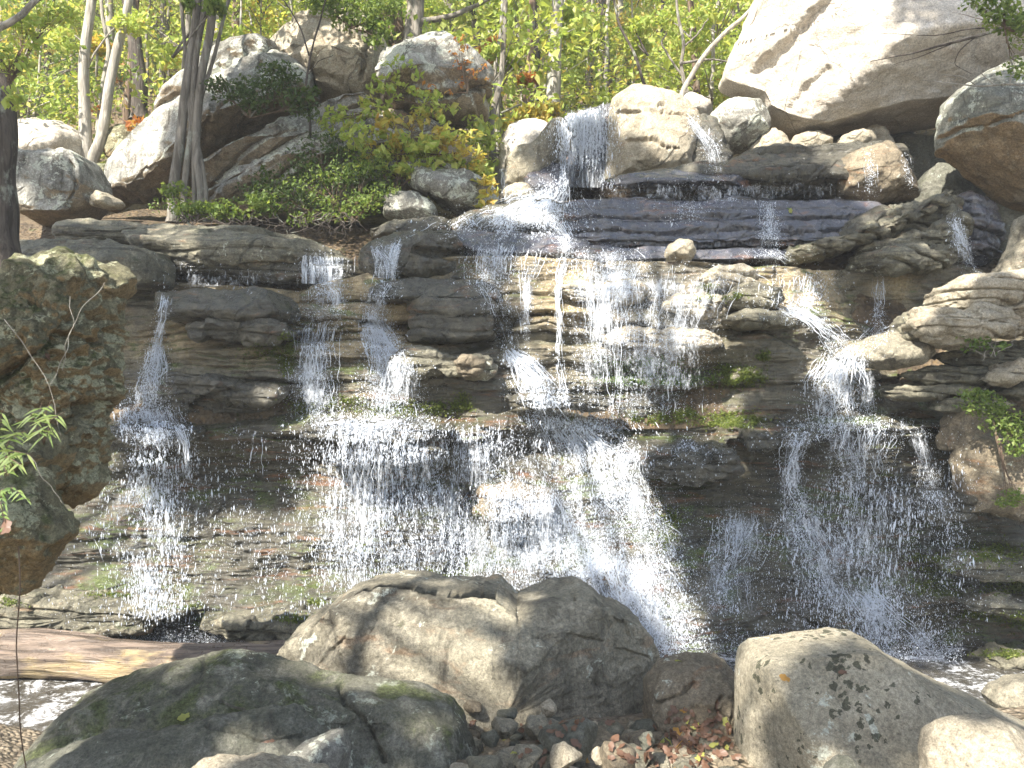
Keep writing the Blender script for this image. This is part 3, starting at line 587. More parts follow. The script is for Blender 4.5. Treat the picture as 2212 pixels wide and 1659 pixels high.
rock("flat_rock", "dark wet shelf poking out from beneath the broad blue-grey slab", "flat rock",
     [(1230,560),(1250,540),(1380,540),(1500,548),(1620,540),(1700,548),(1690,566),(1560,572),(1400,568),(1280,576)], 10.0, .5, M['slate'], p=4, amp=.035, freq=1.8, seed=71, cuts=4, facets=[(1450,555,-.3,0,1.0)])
rock("flat_rock", "brown-stained broken slab ending the broad blue-grey slab", "flat rock",
     [(1790,520),(1815,490),(1850,472),(1905,452),(1918,468),(1890,500),(1850,525),(1810,540)], 10.15, .4, M['wet'], p=3.2, amp=.04, freq=2.2, seed=72, blocky=.06)
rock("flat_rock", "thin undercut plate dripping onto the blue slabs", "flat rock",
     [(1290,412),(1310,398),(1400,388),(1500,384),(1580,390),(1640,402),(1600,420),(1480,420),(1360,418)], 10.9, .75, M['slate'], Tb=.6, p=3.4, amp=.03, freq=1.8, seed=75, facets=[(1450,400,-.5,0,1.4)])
# ---- jumbled ledges on the far side of the blue slabs
JL = [([(1690,560),(1720,535),(1800,520),(1850,500),(1930,470),(2000,430),(2050,405),(2070,400),(2066,430),(2010,470),(1930,500),(1880,530),(1780,560)], "diagonal mossy ledge climbing towards the round grey-green boulder", 9.9, .45),
      ([(1830,520),(1850,480),(1900,455),(1990,440),(2060,436),(2068,470),(2020,500),(1940,515),(1870,535)], "cracked block behind the diagonal mossy ledge", 10.1, .4),
      ([(1850,565),(1870,530),(1960,505),(2040,478),(2075,480),(2078,520),(2030,545),(1930,562)], "layered mossy block under the cracked block", 9.8, .45),
      ([(1820,590),(1850,560),(1930,545),(2030,540),(2075,530),(2080,565),(2000,590),(1900,600)], "flat wet block lowest of the jumbled ledges", 9.65, .45),
      ([(2060,520),(2070,430),(2090,415),(2130,450),(2140,520),(2110,600),(2070,590)], "black wet rock behind the thin far trickle", 10.3, .3)]
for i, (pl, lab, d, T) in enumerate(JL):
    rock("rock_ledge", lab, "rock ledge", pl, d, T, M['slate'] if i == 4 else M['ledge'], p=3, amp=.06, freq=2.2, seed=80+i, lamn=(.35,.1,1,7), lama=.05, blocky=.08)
rock("boulder", "brown boulder in shade at the side, above the sunlit ledges", "boulder",
     [(2150,600),(2165,560),(2185,520),(2200,470),(2300,440),(2380,520),(2350,620),(2200,610)], 9.3, .5, M['river'], p=2.5, amp=.05, freq=1.8, seed=86)
rock("stone", "small lit stone on top of the golden ledges, where the blue slabs end", "stone",
     [(1440,555),(1445,535),(1465,518),(1490,520),(1500,545),(1485,562)], 9.6, .22, M['tan'], p=2.4, amp=.03, freq=3, seed=87)
# ---- sunlit ledges at the side
RL = [([(1985,660),(1988,640),(2020,628),(2060,612),(2130,598),(2212,585),(2400,560),(2420,625),(2212,622),(2160,650),(2100,668),(2030,675)], "smooth long top slab of the sunlit ledges at the side", 8.4, .5, 'tan'),
      ([(2090,700),(2110,672),(2180,650),(2230,640),(2400,640),(2400,715),(2212,712),(2150,722)], "pitted tan block under the long top slab", 8.3, .42, 'tan'),
      ([(1960,700),(1975,675),(2010,668),(2050,680),(2130,678),(2200,690),(2215,705),(2120,722),(2060,745),(2010,750),(1970,730)], "pale wedge of slab over the dry twiggy plant", 8.25, .45, 'tan'),
      ([(1930,715),(1938,690),(1960,678),(1990,685),(2000,720),(1970,745),(1940,740)], "knob of wet rock ending the sunlit ledges", 8.55, .3, 'ledge'),
      ([(1995,770),(2030,755),(2100,745),(2180,750),(2300,740),(2300,800),(2150,800),(2050,795)], "crumbling tan ledge behind the dry twiggy plant", 8.6, .3, 'ledge'),
      ([(2090,830),(2130,800),(2212,772),(2300,760),(2300,800),(2212,806),(2150,830)], "slanting pale splinter of rock low among the sunlit ledges", 8.25, .3, 'tan')]
for i, (pl, lab, d, T, m) in enumerate(RL):
    rock("rock_ledge", lab, "rock ledge", pl, d, T, M[m], p=3.6, amp=.045, freq=2.8, seed=90+i, lamn=(.12,.1,1,11), lama=.03, blocky=.06, cuts=10)
for i, (pl, lab, d, T) in enumerate([
    ([(1940,812),(1990,795),(2080,790),(2180,800),(2300,800),(2300,830),(2150,832),(2000,828)], "thin dark ledge under the crumbling tan ledge", 8.5, .3),
    ([(1900,842),(1960,828),(2060,830),(2140,838),(2060,856),(1950,858)], "thin dripping ledge beside the side cascade", 8.55, .3),
    ([(2120,845),(2180,832),(2300,830),(2300,862),(2180,868)], "mossy shelf above the green ferns", 8.35, .35),
    ([(2000,880),(2030,862),(2120,858),(2190,870),(2120,890),(2040,895)], "brown flake of rock above the tan knobbly block", 8.4, .28),
    ([(1560,640),(1600,622),(1680,628),(1700,650),(1640,664),(1580,660)], "dark oblong rock beside the top of the side cascade", 9.0, .25),
    ([(1500,600),(1540,580),(1620,582),(1640,610),(1600,628),(1520,625)], "golden cracked block at the top of the golden ledges", 9.35, .3),
    ([(1560,690),(1600,670),(1690,672),(1725,690),(1690,712),(1600,712)], "dark jutting ledge over a black gap beside the side cascade", 8.85, .35)]):
    rock("rock_ledge", lab, "rock ledge", pl, d, T, M['tan' if i == 5 else 'ledge'], p=3.5, amp=.04, freq=2.6, seed=110+i, lamn=(.12,.1,1,9), lama=.03)
rock("boulder", "smooth rounded boulder lapped by the side cascade", "boulder",
     [(1800,770),(1830,745),(1890,722),(1940,715),(1980,712),(2000,735),(2005,760),(1980,785),(1920,798),(1840,795)], 8.6, .45, M['river'], p=2.3, amp=.03, freq=2, seed=97, facets=[(1880,745,-.3,-.1,1.1)])
rock("boulder", "tan knobbly block under the green ferns on the shaded cliff side", "boulder",
     [(2040,960),(2050,900),(2075,860),(2110,880),(2150,930),(2140,1000),(2080,1020)], 8.35, .3, M['brown'], p=2.6, amp=.05, freq=2.4, seed=98, blocky=.06)
rock("boulder", "orange-stained mossy block below the green ferns", "boulder",
     [(2060,1100),(2065,1010),(2080,920),(2130,905),(2250,920),(2330,1000),(2300,1110),(2180,1120)], 8.2, .35, M['brown'], p=3.2, amp=.05, freq=1.8, seed=99)
for i, (pl, lab, d, T, m) in enumerate([
    ([(420,705),(470,692),(600,700),(638,712),(630,738),(520,742),(430,730)], "mossy bed of rock under the sunlit brown block top", 9.0, .3, 'wet'),
    ([(480,850),(520,838),(620,842),(612,868),(520,872)], "small dripping flake of rock in the dark bay by the slender stream", 8.8, .28, 'wet'),
    ([(360,822),(380,806),(480,812),(520,832),(500,852),(400,850)], "blunt brown shelf beside the slender stream", 8.75, .34, 'wet'),
    ([(240,930),(260,912),(380,915),(440,928),(420,950),(300,955)], "ledge under the widening of the slender stream", 8.35, .32, 'wet'),
    ([(850,790),(880,752),(960,762),(1060,770),(1075,800),(1040,812),(900,806)], "broken brown rubble ledge under the thin dark block", 9.0, .32, 'ledge'),
    ([(990,800),(1005,775),(1035,772),(1052,795),(1040,815),(1000,815)], "square rusty lump of rock on the broken rubble ledge", 8.8, .26, 'brown'),
    ([(640,925),(700,908),(860,910),(980,925),(960,950),(800,948),(680,945)], "lip of the main ledge under the glassy and forked spouts", 8.35, .34, 'wet'),
    ([(1385,990),(1400,968),(1480,962),(1580,968),(1600,992),(1590,1028),(1480,1036),(1395,1030)], "dark block jutting from the cliff beside the strongest cascade", 8.35, .34, 'wet'),
    ([(1600,945),(1640,930),(1730,935),(1760,960),(1700,972),(1620,968)], "narrow step between the middle and side cascades", 8.4, .3, 'wet'),
    ([(1030,1110),(1045,1060),(1120,1055),(1200,1062),(1210,1100),(1120,1118)], "rust-streaked slab behind the rain of drops", 8.3, .24, 'brown'),
    ([(1290,745),(1320,720),(1440,715),(1540,722),(1560,745),(1440,760),(1340,758)], "overhanging golden bed above the bright green moss", 8.95, .34, 'tan'),
    ([(1180,640),(1210,622),(1330,618),(1400,632),(1380,655),(1240,660)], "sunlit golden bed crossed by the long thin thread", 9.3, .3, 'tan'),
    ([(1420,665),(1460,648),(1560,652),(1570,672),(1500,686)], "cracked golden bed on the far side of the glittering film", 9.15, .28, 'tan'),
    ([(1090,860),(1120,845),(1260,850),(1340,862),(1300,885),(1140,885)], "wet bed of rock just above the bursting of the strongest cascade", 8.6, .26, 'wet'),
    ([(1880,1090),(1920,1065),(2050,1070),(2110,1085),(2080,1115),(1940,1112)], "long dark bed across the foot of the side cascade", 8.3, .26, 'wet'),
    ([(2010,1215),(2060,1195),(2200,1200),(2330,1205),(2320,1235),(2120,1240)], "upper mossy bed on the shaded cliff side", 8.1, .3, 'ledge'),
    ([(2060,1300),(2110,1285),(2300,1290),(2300,1322),(2150,1325)], "middle thin bed on the shaded cliff side", 8.0, .3, 'ledge'),
    ([(2100,1425),(2150,1408),(2330,1408),(2330,1440),(2160,1445)], "lowest mossy bed on the shaded cliff side", 7.9, .3, 'ledge'),
    ([(-40,1310),(40,1285),(200,1282),(330,1300),(420,1320),(330,1345),(100,1350)], "crumbling sunlit bed at the waterline behind the fallen log", 8.0, .35, 'ledge'),
    ([(420,1345),(520,1322),(640,1318),(730,1335),(700,1360),(520,1365)], "low gritty bed at the waterline near the two-faced boulder", 7.95, .3, 'ledge')]):
    rock("rock_ledge", lab, "rock ledge", pl, d, T, M[m], p=7, amp=.05, freq=2.6, seed=130+i, lamn=(.05,.1,1,11), lama=.03, blocky=.09, cuts=9)
rock("boulder", "half-submerged pale stone behind the speckled boulder", "boulder",
     [(2120,1500),(2135,1475),(2180,1462),(2240,1462),(2280,1500),(2240,1540),(2150,1530)], 6.6, .4, M['river'], p=2.3, amp=.03, freq=2.4, seed=100)
rock("stone", "thin dark block standing proud of the cliff between the two middle cascades", "flat rock",
     [(885,700),(890,650),(940,645),(1060,652),(1074,670),(1072,735),(980,742),(890,738)], 9.35, .45, M['wet'], p=6, amp=.02, freq=2.0, seed=101, k=.02, lamn=(0,0,1,5), lama=.025, facets=[(980,690,-.42,0,.05)])
rock("flat_rock", "long dark slab lying on top of the thin dark block", "flat rock",
     [(770,640),(800,618),(900,608),(1010,610),(1078,622),(1090,645),(1040,655),(880,652),(790,656)], 9.4, .5, M['wet'], p=4, amp=.025, freq=1.8, seed=102, facets=[(900,630,-.36,0,.7)])
rock("flat_rock", "sunlit brown block top beside the first spout, moss hanging below", "flat rock",
     [(332,660),(338,634),(420,632),(520,636),(560,622),(610,636),(640,645),(645,680),(600,705),(480,700),(380,690)], 9.15, .5, M['wet'], p=3.4, amp=.04, freq=1.8, seed=103, facets=[(480,650,-.36,0,1.2)])
# ------------------------------------------------------------------ falling water
def water_white():
    N = NT("white_water"); co = N.coord()
    d = N.bsdf((.82, .86, .92), .25, None, .6)
    tr = N.n("BsdfTranslucent"); tr.inputs[0].default_value = (.75, .8, .88, 1)
    m = N.t.nodes.new("ShaderNodeMixShader"); m.inputs[0].default_value = .3
    N.t.links.new(d, m.inputs[1]); N.t.links.new(tr.outputs[0], m.inputs[2]); return N.done(m.outputs[0])
def veil_mat():
    N = NT("water_veil"); co = N.coord((11, 11, .9)); a = N.noise(co, 2.2, 7, .7, .5); b = N.noise(N.coord((30, 30, 6)), 1.5, 4, .7)
    f = N.mr(N.math('ADD', a, N.math('MULTIPLY', b, .35)), .62, .86, .06, .9)
    t = N.n("BsdfTransparent"); t.inputs[0].default_value = (.93, .95, .97, 1); w = N.bsdf((.78, .83, .9), .15, N.bump(a, .03), .8)
    m = N.t.nodes.new("ShaderNodeMixShader"); N.set(m.inputs[0], f); N.t.links.new(t.outputs[0], m.inputs[1]); N.t.links.new(w, m.inputs[2]); return N.done(m.outputs[0])
def film_mat(name, sc, lo, hi):
    """broken sheet of white water; how much water there is comes with the mesh (attribute 'flow')"""
    N = NT(name); a = N.noise(N.coord(sc), 1., 5, .68, .8); b = N.noise(N.coord([c*.16 for c in sc]), 1., 4, .6, .6); c = N.noise(N.coord([c*2.6 for c in sc]), 1., 3, .6)
    at_ = N.t.nodes.new("ShaderNodeAttribute"); at_.attribute_name = "flow"
    h = N.math('ADD', N.math('ADD', N.math('MULTIPLY', a, .50), N.math('MULTIPLY', b, .36)), N.math('MULTIPLY', c, .16))
    f = N.mr(N.math('ADD', h, N.math('MULTIPLY', at_.outputs["Fac"], .34)), lo, hi, 0, .9)
    t = N.n("BsdfTransparent"); w = N.bsdf((.83, .87, .93), .3, N.bump(h, .03), .6); tr = N.n("BsdfTranslucent"); tr.inputs[0].default_value = (.75, .8, .88, 1)
    m0 = N.t.nodes.new("ShaderNodeMixShader"); m0.inputs[0].default_value = .3; N.t.links.new(w, m0.inputs[1]); N.t.links.new(tr.outputs[0], m0.inputs[2])
    m = N.t.nodes.new("ShaderNodeMixShader"); N.set(m.inputs[0], f); N.t.links.new(t.outputs[0], m.inputs[1]); N.t.links.new(m0.outputs[0], m.inputs[2]); return N.done(m.outputs[0])
WHITE, VEIL = water_white(), veil_mat()
FILM, CURT = film_mat("clinging_white_water", (42, 42, 17), .66, .90), film_mat("falling_white_water", (60, 60, 9), .68, .92)
# depth of the rock as seen along the falls, so that water lies on real rock
bpy.context.view_layer.update(); dg = bpy.context.evaluated_depsgraph_get()
DU = np.arange(-20, 2240, 5.); DV = np.arange(215, 1420, 5.); DEP = np.full((len(DV), len(DU)), 13.)
skip = {o.name for o in COL.objects if o.type == 'MESH' and o.location.y < 7.3 and o.name.startswith(("boulder", "stone"))}
for n_ in skip: bpy.data.objects[n_].hide_set(True)
bpy.context.view_layer.update(); dg = bpy.context.evaluated_depsgraph_get()
for i, v in enumerate(DV):
    for j, u in enumerate(DU):
        dr = at(u, v, 1.)-(0, 0, CZ); ok, lc, *_ = SC.ray_cast(dg, (0, 0, CZ), dr)
        if ok: DEP[i, j] = lc.y
for n_ in skip: bpy.data.objects[n_].hide_set(False)
def depth(u, v):
    a = np.clip((np.asarray(u)-DU[0])/5, 0, len(DU)-1.01); b = np.clip((np.asarray(v)-DV[0])/5, 0, len(DV)-1.01)
    i = b.astype(int); j = a.astype(int); fa = a-j; fb = b-i
    return DEP[i, j]*(1-fa)*(1-fb)+DEP[i, j+1]*fa*(1-fb)+DEP[i+1, j]*(1-fa)*fb+DEP[i+1, j+1]*fa*fb
OCT = np.array([(1, 0, 0), (0, 1, 0), (-1, 0, 0), (0, -1, 0), (0, 0, 1), (0, 0, -1)], float)
OF = np.array([(0, 1, 4), (1, 2, 4), (2, 3, 4), (3, 0, 4), (1, 0, 5), (2, 1, 5), (3, 2, 5), (0, 3, 5)])
def drops(C, D, L, Wd):
    """stretched beads of water: centres, directions, half lengths, half widths"""
    D = D/np.maximum(np.linalg.norm(D, axis=1)[:, None], 1e-9); A = np.cross(D, (0, 1, .01)); A /= np.linalg.norm(A, axis=1)[:, None]; B = np.cross(D, A)
    V = C[:, None]+(A*Wd[:, None])[:, None]*OCT[None, :, :1]+(B*Wd[:, None])[:, None]*OCT[None, :, 1:2]+(D*L[:, None])[:, None]*OCT[None, :, 2:]
    F = OF[None]+(np.arange(len(C))*6)[:, None, None]
    return V.reshape(-1, 3), F.reshape(-1, 3)
RW = np.random.RandomState(11)
def path_at(path, t):
    P = np.asarray(path, float); s = np.concatenate([[0], np.cumsum(np.hypot(*np.diff(P[:, :2], axis=0).T))]); s /= s[-1]
    return [np.interp(t, s, P[:, k]) for k in range(P.shape[1])]
def path_len(path): return np.hypot(*np.diff(np.asarray(path, float)[:, :2], axis=0).T).sum()
def waterfall(label, paths, veil=()):
    """paths: dicts: path [(u, v, half width)], n strands, m beads, sw strand radius (m), fall: how freely it drops"""
    u0, v0 = paths[0]['path'][0][:2]; base = at(u0, v0, depth(u0, v0)); root = empty("waterfall", base); tag(root, label, "waterfall")
    S, D = Pool(), Pool(); films = []
    for p in paths:
        pa = p['path']; Ln = path_len(pa)
        st = p.get('film', .62 if p.get('n', 0) > 20 else .0)
        if st:
            nr = max(8, int(Ln/6)); wm = max(q[2] for q in pa); nc = int(np.clip(wm*2.6/6, 8, 60)); t = np.linspace(0, 1, nr)[:, None]; o = np.linspace(-1.3, 1.3, nc)[None]
            pu, pv, pw = path_at(pa, t[:, 0]); u = pu[:, None]+o*pw[:, None]; v = pv[:, None]+0*o; v = v+9*perlin(np.stack([u*.016, 0*u+u0, 0*u], -1))
            u = u+5*perlin(np.stack([v*.03, o*3+0*v, 0*v+u0], -1)); d = depth(u, v)-.022
            if p.get('free') or pv[-1]-pv[0] > .8*Ln: d = np.minimum.accumulate(d, axis=0)
            g = st*(1-np.abs(o/1.3)**2.4)*sstep(t/.12)*sstep((1-t)/.22)*(1+.5*perlin(np.stack([u*.02, v*.012, 0*u], -1)))
            films.append((p.get('free'), at(u, v, d).reshape(-1, 3), gridF(nr, nc), g.ravel()))
        Ln = path_len(pa); fall = p.get('fall', .03); dens = p.get('even', 0)
        for k in range(int(p.get('n', 0)*.42)):
            t0 = RW.rand()**1.7*.9 if k > p.get('n')*.2 else RW.rand()*.12; t1 = min(1, t0+RW.uniform(.10, .55)*p.get('len', 1.))
            m = max(6, int((t1-t0)*Ln/6)); t = np.linspace(t0, t1, m); u, v, w = path_at(pa, t)
            o = np.clip(RW.normal(0, .58), -1.5, 1.5) if dens else np.clip(RW.normal(0, .5), -1.1, 1.1)
            sd = RW.rand()*90; q = np.stack([v*.020+sd, 0*v+sd, 0*v], -1)
            u = u+o*w+(np.minimum(w*.20, 9)+2)*perlin(q)+2.2*perlin(q*4.1+3)+p.get('zig', 1.)*2.6*perlin(q*2.6+8)
            v = v+9*perlin(np.stack([u*.016, 0*u+u0, 0*u], -1))+4*perlin(np.stack([u*.07, 0*u, 0*u], -1))+RW.normal(0, 5)
            d = depth(u, v)-.015-.02*RW.rand()
            d = np.minimum.accumulate(np.minimum(d, np.concatenate([[99], d[:-1]])))-fall*np.linspace(0, 1, m)*RW.rand()
            r = p.get('sw', .007)*.60*(.45+.9*RW.rand())*np.clip(.55+1.1*perlin(np.stack([v*.045+sd*3, 0*v+5, 0*v], -1)), .12, 1.6)
            r[0] *= .3; r[-1] *= .15
            V, F = tube(at(u, v, d), r, 4, False); S.add(V, F)
        m = int(p.get('m', 0)*2.8)
        if m:
            t = RW.rand(m)**p.get('tp', 1.); u, v, w = path_at(pa, t)
            o = np.clip(RW.normal(0, .62, m), -1.9, 1.9) if dens else np.clip(RW.normal(0, .55, m), -1.8, 1.8)
            # beads gather in ropes
            rope = np.round(o*7+1.2*perlin(np.stack([v*.006, o*2+u0, 0*v], -1)))/7; o = np.where(RW.rand(m) < p.get('rope', .5), rope+RW.normal(0, .025, m), o)
            uu = u+o*w; vv = v+RW.normal(0, 13, m)+9*perlin(np.stack([uu*.016, 0*uu+u0, 0*uu], -1))
            keep = perlin(np.stack([uu*.013, vv*.009, 0*uu+u0], -1))+.6*perlin(np.stack([uu*.06, vv*.03, 0*uu+3], -1)) +.35*perlin(np.stack([uu*.004, vv*.004, 0*uu+7], -1)) > RW.uniform(-.75, .75, m)
            uu, vv, t = uu[keep], vv[keep], t[keep]; m = len(uu)
            d = depth(uu, vv)-.01-p.get('off', .10)*RW.rand(m)**1.5
            dd = np.minimum(d, depth(uu, vv-45)-.01) if p.get('free') else d
            sp = p.get('size', 1.)*np.exp(RW.normal(0, .55, m)); wd = .00175*sp; L = wd*RW.uniform(1.2, 6.5 if p.get('free') else 3., m)
            dr = np.stack([RW.normal(p.get('slant', .0), .12 if p.get('free') else .5, m), RW.normal(-.05, .1, m), -np.ones(m)], -1)
            V, F = drops(at(uu, vv, dd), dr, L, wd); D.add(V, F)
    if S.n: tag(S.build("streams", WHITE, root), kind="stuff")
    if D.n: tag(D.build("droplets", WHITE, root, smooth=False), kind="stuff")
    for kf, V, F, g in films:
        fo = mesh("water_curtain" if kf else "water_film", V, F, CURT if kf else FILM, root); ga = fo.data.attributes.new("flow", 'FLOAT', 'POINT'); ga.data.foreach_set("value", g.astype(np.float32))
    for (pl, pr) in veil:
        n = 40; A = smoothline(pl, n); Bq = smoothline(pr, n); s = np.linspace(0, 1, 30)
        u = A[:, :1]*(1-s)+Bq[:, :1]*s; v = A[:, 1:2]*(1-s)+Bq[:, 1:2]*s
        u = u+3*perlin(np.stack([v*.03, u*.05, 0*u], -1)); d = np.minimum.accumulate(depth(u, v)-.03, axis=0)+.012*perlin(np.stack([u*.16, v*.02, 0*u], -1))
        mesh("veil", at(u, v, d).reshape(-1, 3), gridF(n, 30), VEIL, root)
    return root
def P(path, **k): return dict(path=path, **k)
waterfall("topmost plunge of water dropping in a white sheet over the dark wet rock wall",
  [P([(1262,232,46),(1262,300,48),(1258,360,52),(1255,412,62)], n=150, m=9500, even=1, sw=.008, size=1.35, free=1, off=.25, len=.8)],
  veil=[([(1216,250),(1214,320),(1205,405)], [(1308,232),(1310,310),(1305,405)])])
waterfall("small lacy fall slipping over the knobbly dark rock beside the tan domed boulder",
  [P([(1488,252,8),(1510,280,16),(1532,310,24),(1545,345,26),(1550,372,24)], n=60, m=900, sw=.008, zig=1.5, len=1.3)])
waterfall("thin blue trickle running down the gap beside the pale green lichen boulder",
  [P([(1084,365,8),(1084,400,9),(1088,440,14)], n=22, m=350, sw=.009)], veil=[([(1076,365),(1077,435)], [(1093,365),(1098,435)])])
waterfall("white foaming fan spreading over the rounded wet rock below the top plunge",
  [P([(1190,415,40),(1150,445,80),(1110,475,120),(1090,502,135)], n=420, m=7000, sw=.009, zig=2.2, even=1, size=1.3, len=.8),
   P([(1200,480,30),(1222,510,22),(1226,560,18)], n=60, m=900, sw=.010)])
waterfall("two short white spills dropping from the smooth blue-grey shelf",
  [P([(1072,530,50),(1064,560,48),(1060,612,46)], n=130, m=2400, sw=.009, even=1), P([(1160,540,30),(1140,600,20),(1135,720,8)], n=30, m=500, sw=.008)])
waterfall("long thin thread of white water falling straight down past the sunlit middle of the cliff",
  [P([(1225,550,12),(1208,600,9),(1205,660,7),(1208,700,8),(1204,770,9)], n=46, m=500, sw=.010, len=1.6), P([(1135,600,6),(1135,660,5),(1140,735,5)], n=14, m=200, sw=.009, len=1.5), P([(1204,770,9),(1215,830,9),(1222,890,12)], n=20, m=300, sw=.010, len=1.5)])
waterfall("broad glittering film of water over the sunlit golden ledges",
  [P([(1290,540,70),(1300,570,95)], n=22, m=900, sw=.006, film=.5, even=1), P([(1300,562,95),(1300,610,80),(1310,700,80),(1320,800,75),(1325,890,70)], n=130, m=8500, sw=.006, even=1, size=1.0, rope=.7),
   P([(1480,575,140),(1470,660,120),(1440,750,110),(1430,890,110)], n=70, m=6000, sw=.005, even=1, size=.85, rope=.8),
   P([(1330,580,60),(1320,660,50),(1325,740,40)], n=70, m=5200, sw=.006, size=.8, rope=.4)])
waterfall("glassy square spout pouring off the dark dripping slab, then splashing to the mossy shelf",
  [P([(700,622,40),(705,655,46),(692,698,50)], n=24, m=900, sw=.006, film=.5, even=1), P([(690,900,70),(700,918,80)], n=20, m=700, sw=.006, film=.5, even=1), P([(697,552,46),(695,600,44),(700,625,40)], n=80, m=700, sw=.007, even=1), P([(715,620,24),(738,665,18)], n=40, m=500, sw=.008),
   P([(690,690,50),(680,740,52),(678,820,55),(690,905,60)], n=120, m=4200, sw=.007, size=1.1, off=.08)],
  veil=[([(652,552),(650,612)], [(742,556),(738,615)])])
waterfall("forked spout in the hollow dark rock, fanning into a white splash below",
  [P([(835,612,40),(815,650,36),(800,692,26)], n=22, m=800, sw=.006, film=.5), P([(812,535,10),(828,565,16),(832,612,34)], n=50, m=700, sw=.009), P([(858,525,10),(845,565,14),(838,612,24)], n=36, m=400, sw=.009),
   P([(798,685,22),(825,735,42),(845,790,56),(838,850,60),(842,900,64)], n=200, m=5600, sw=.009, size=1.15, zig=2)],
  veil=[([(800,532),(815,600)], [(868,526),(850,605)])])
waterfall("slender stream beside the tall mossy boulder, widening below and breaking into big drops",
  [P([(358,636,16),(350,690,14),(338,745,12)], n=50, m=700, sw=.008, len=1.3), P([(338,745,14),(335,790,26),(322,830,34),(312,875,36)], n=140, m=2200, sw=.009, zig=2),
   P([(320,880,60),(338,930,66),(345,980,70)], n=170, m=3000, sw=.010, zig=2, size=1.2), P([(380,915,22),(402,960,8),(404,1010,6),(408,1020,8)], n=40, m=260, sw=.010, len=1.4),
   P([(330,980,95),(325,1060,105),(315,1150,105),(330,1250,90),(335,1335,95)], n=26, m=3600, sw=.007, free=1, size=1.5, rope=.35, off=.3, len=.4),
   P([(280,880,24),(270,940,24)], n=40, m=500, sw=.008)])
waterfall("wide rain of drops falling from the main ledge before a dark recess",
  [P([(860,930,200),(860,1100,210),(860,1290,220)], m=9000, even=1, free=1, size=.85, off=.3, rope=.5, film=.25), P([(1130,940,170),(1120,1100,190),(1120,1280,200)], m=9000, even=1, free=1, size=.85, off=.3, rope=.5, film=.25), P([(830,905,120),(800,925,125)], n=200, m=2500, sw=.009, even=1, zig=2), P([(800,920,110),(790,1000,108),(785,1120,105),(770,1250,110),(760,1320,115)], n=50, m=6800, sw=.006, even=1, free=1, size=1.35, off=.35, rope=.45, len=.5),
   P([(1000,925,110),(1000,1000,115),(990,1120,130),(1000,1270,150)], n=30, m=5200, sw=.006, even=1, free=1, size=1.2, off=.35, rope=.45, len=.5),
   P([(560,930,130),(560,1050,130),(560,1200,140),(540,1330,150)], n=6, m=1500, even=1, free=1, size=1.0, off=.35, rope=.4, len=.4)])
waterfall("strongest middle cascade bursting white off the steps and sweeping down to the churning foot",
  [P([(1060,612,44),(1085,680,40),(1108,752,26)], n=22, m=900, sw=.005, film=.45), P([(1100,755,14),(1125,785,30),(1155,830,48),(1180,890,58)], n=230, m=3800, sw=.011, zig=2, size=1.3), P([(1240,898,120),(1255,935,130)], n=110, m=1700, sw=.009, zig=2.2, size=1.2, even=1),
   P([(1220,920,80),(1260,970,100),(1290,1040,110),(1300,1120,130)], n=150, m=3600, sw=.009, zig=1.8, size=1.2), P([(1330,1230,100),(1380,1330,90),(1430,1410,70)], m=16000, size=.8, off=.5, rope=.2, film=.7), P([(1150,1060,170),(1200,1280,230)], m=9000, size=.75, even=1, off=.3, rope=.4, film=.42), P([(1250,1080,130),(1280,1250,150)], m=9000, size=.75, off=.3, rope=.4), P([(1370,960,34),(1350,1010,46),(1375,1080,48),(1410,1150,52),(1430,1240,60)], n=80, m=5200, sw=.007, zig=1.6, size=1.0),
   P([(1170,1060,120),(1180,1150,190),(1200,1250,200)], n=70, m=5200, sw=.007, even=1, size=1.15, rope=.6), P([(1330,1200,110),(1370,1290,120),(1420,1400,110)], n=170, m=5200, sw=.008, size=1.3, zig=2),
   P([(1480,968,80),(1500,972,80)], n=40, m=500, sw=.005, even=1)])
waterfall("side cascade that twists down a gully between ledges and spreads over the shaded cliff foot",
  [P([(1640,545,46),(1690,575,56),(1735,604,64)], n=26, m=900, sw=.006, film=.5, even=1), P([(1900,700,40),(1860,745,50),(1835,775,44)], n=20, m=600, sw=.005, film=.45), P([(1740,600,66),(1730,640,60),(1720,672,56)], n=110, m=1800, sw=.008, even=1), P([(1700,660,30),(1760,690,40),(1800,725,36),(1828,762,30)], n=150, m=2200, sw=.009, zig=2),
   P([(1820,765,40),(1800,820,56),(1810,905,62)], n=190, m=3400, sw=.010, size=1.2), P([(1845,770,30),(1872,820,16),(1880,890,16)], n=60, m=600, sw=.009),
   P([(1850,908,140),(1855,935,130)], n=120, m=1800, sw=.007, even=1, zig=2), P([(1860,925,100),(1850,980,80),(1865,1040,60)], n=150, m=2200, sw=.009, zig=2), P([(1980,935,24),(2000,1000,22),(2015,1060,26),(2025,1110,34)], n=34, m=1300, sw=.006),
   P([(1730,930,34),(1708,1000,26),(1706,1060,30),(1730,1120,55),(1720,1200,70)], n=50, m=3000, sw=.005, zig=2),
   P([(1870,1030,110),(1860,1130,120),(1850,1250,120),(1900,1380,130)], n=90, m=6000, sw=.006, free=1, even=1, size=1.15, off=.25, len=.4), P([(1760,1130,60),(1790,1200,60),(1800,1290,60)], n=90, m=2000, sw=.007, zig=2),
   P([(1850,1270,40),(1900,1330,60),(1980,1420,100)], n=120, m=3800, sw=.008, size=1.15, zig=2), P([(2030,1010,60),(2040,1150,60),(2060,1260,60)], n=10, m=900, free=1, size=1.1, len=.4)])
waterfall("faint lace of spray clinging to the shaded cliff between the middle and side cascades",
  [P([(1600,1110,70),(1590,1190,70),(1560,1260,60),(1570,1320,60)], n=110, m=2600, sw=.006, zig=2)])
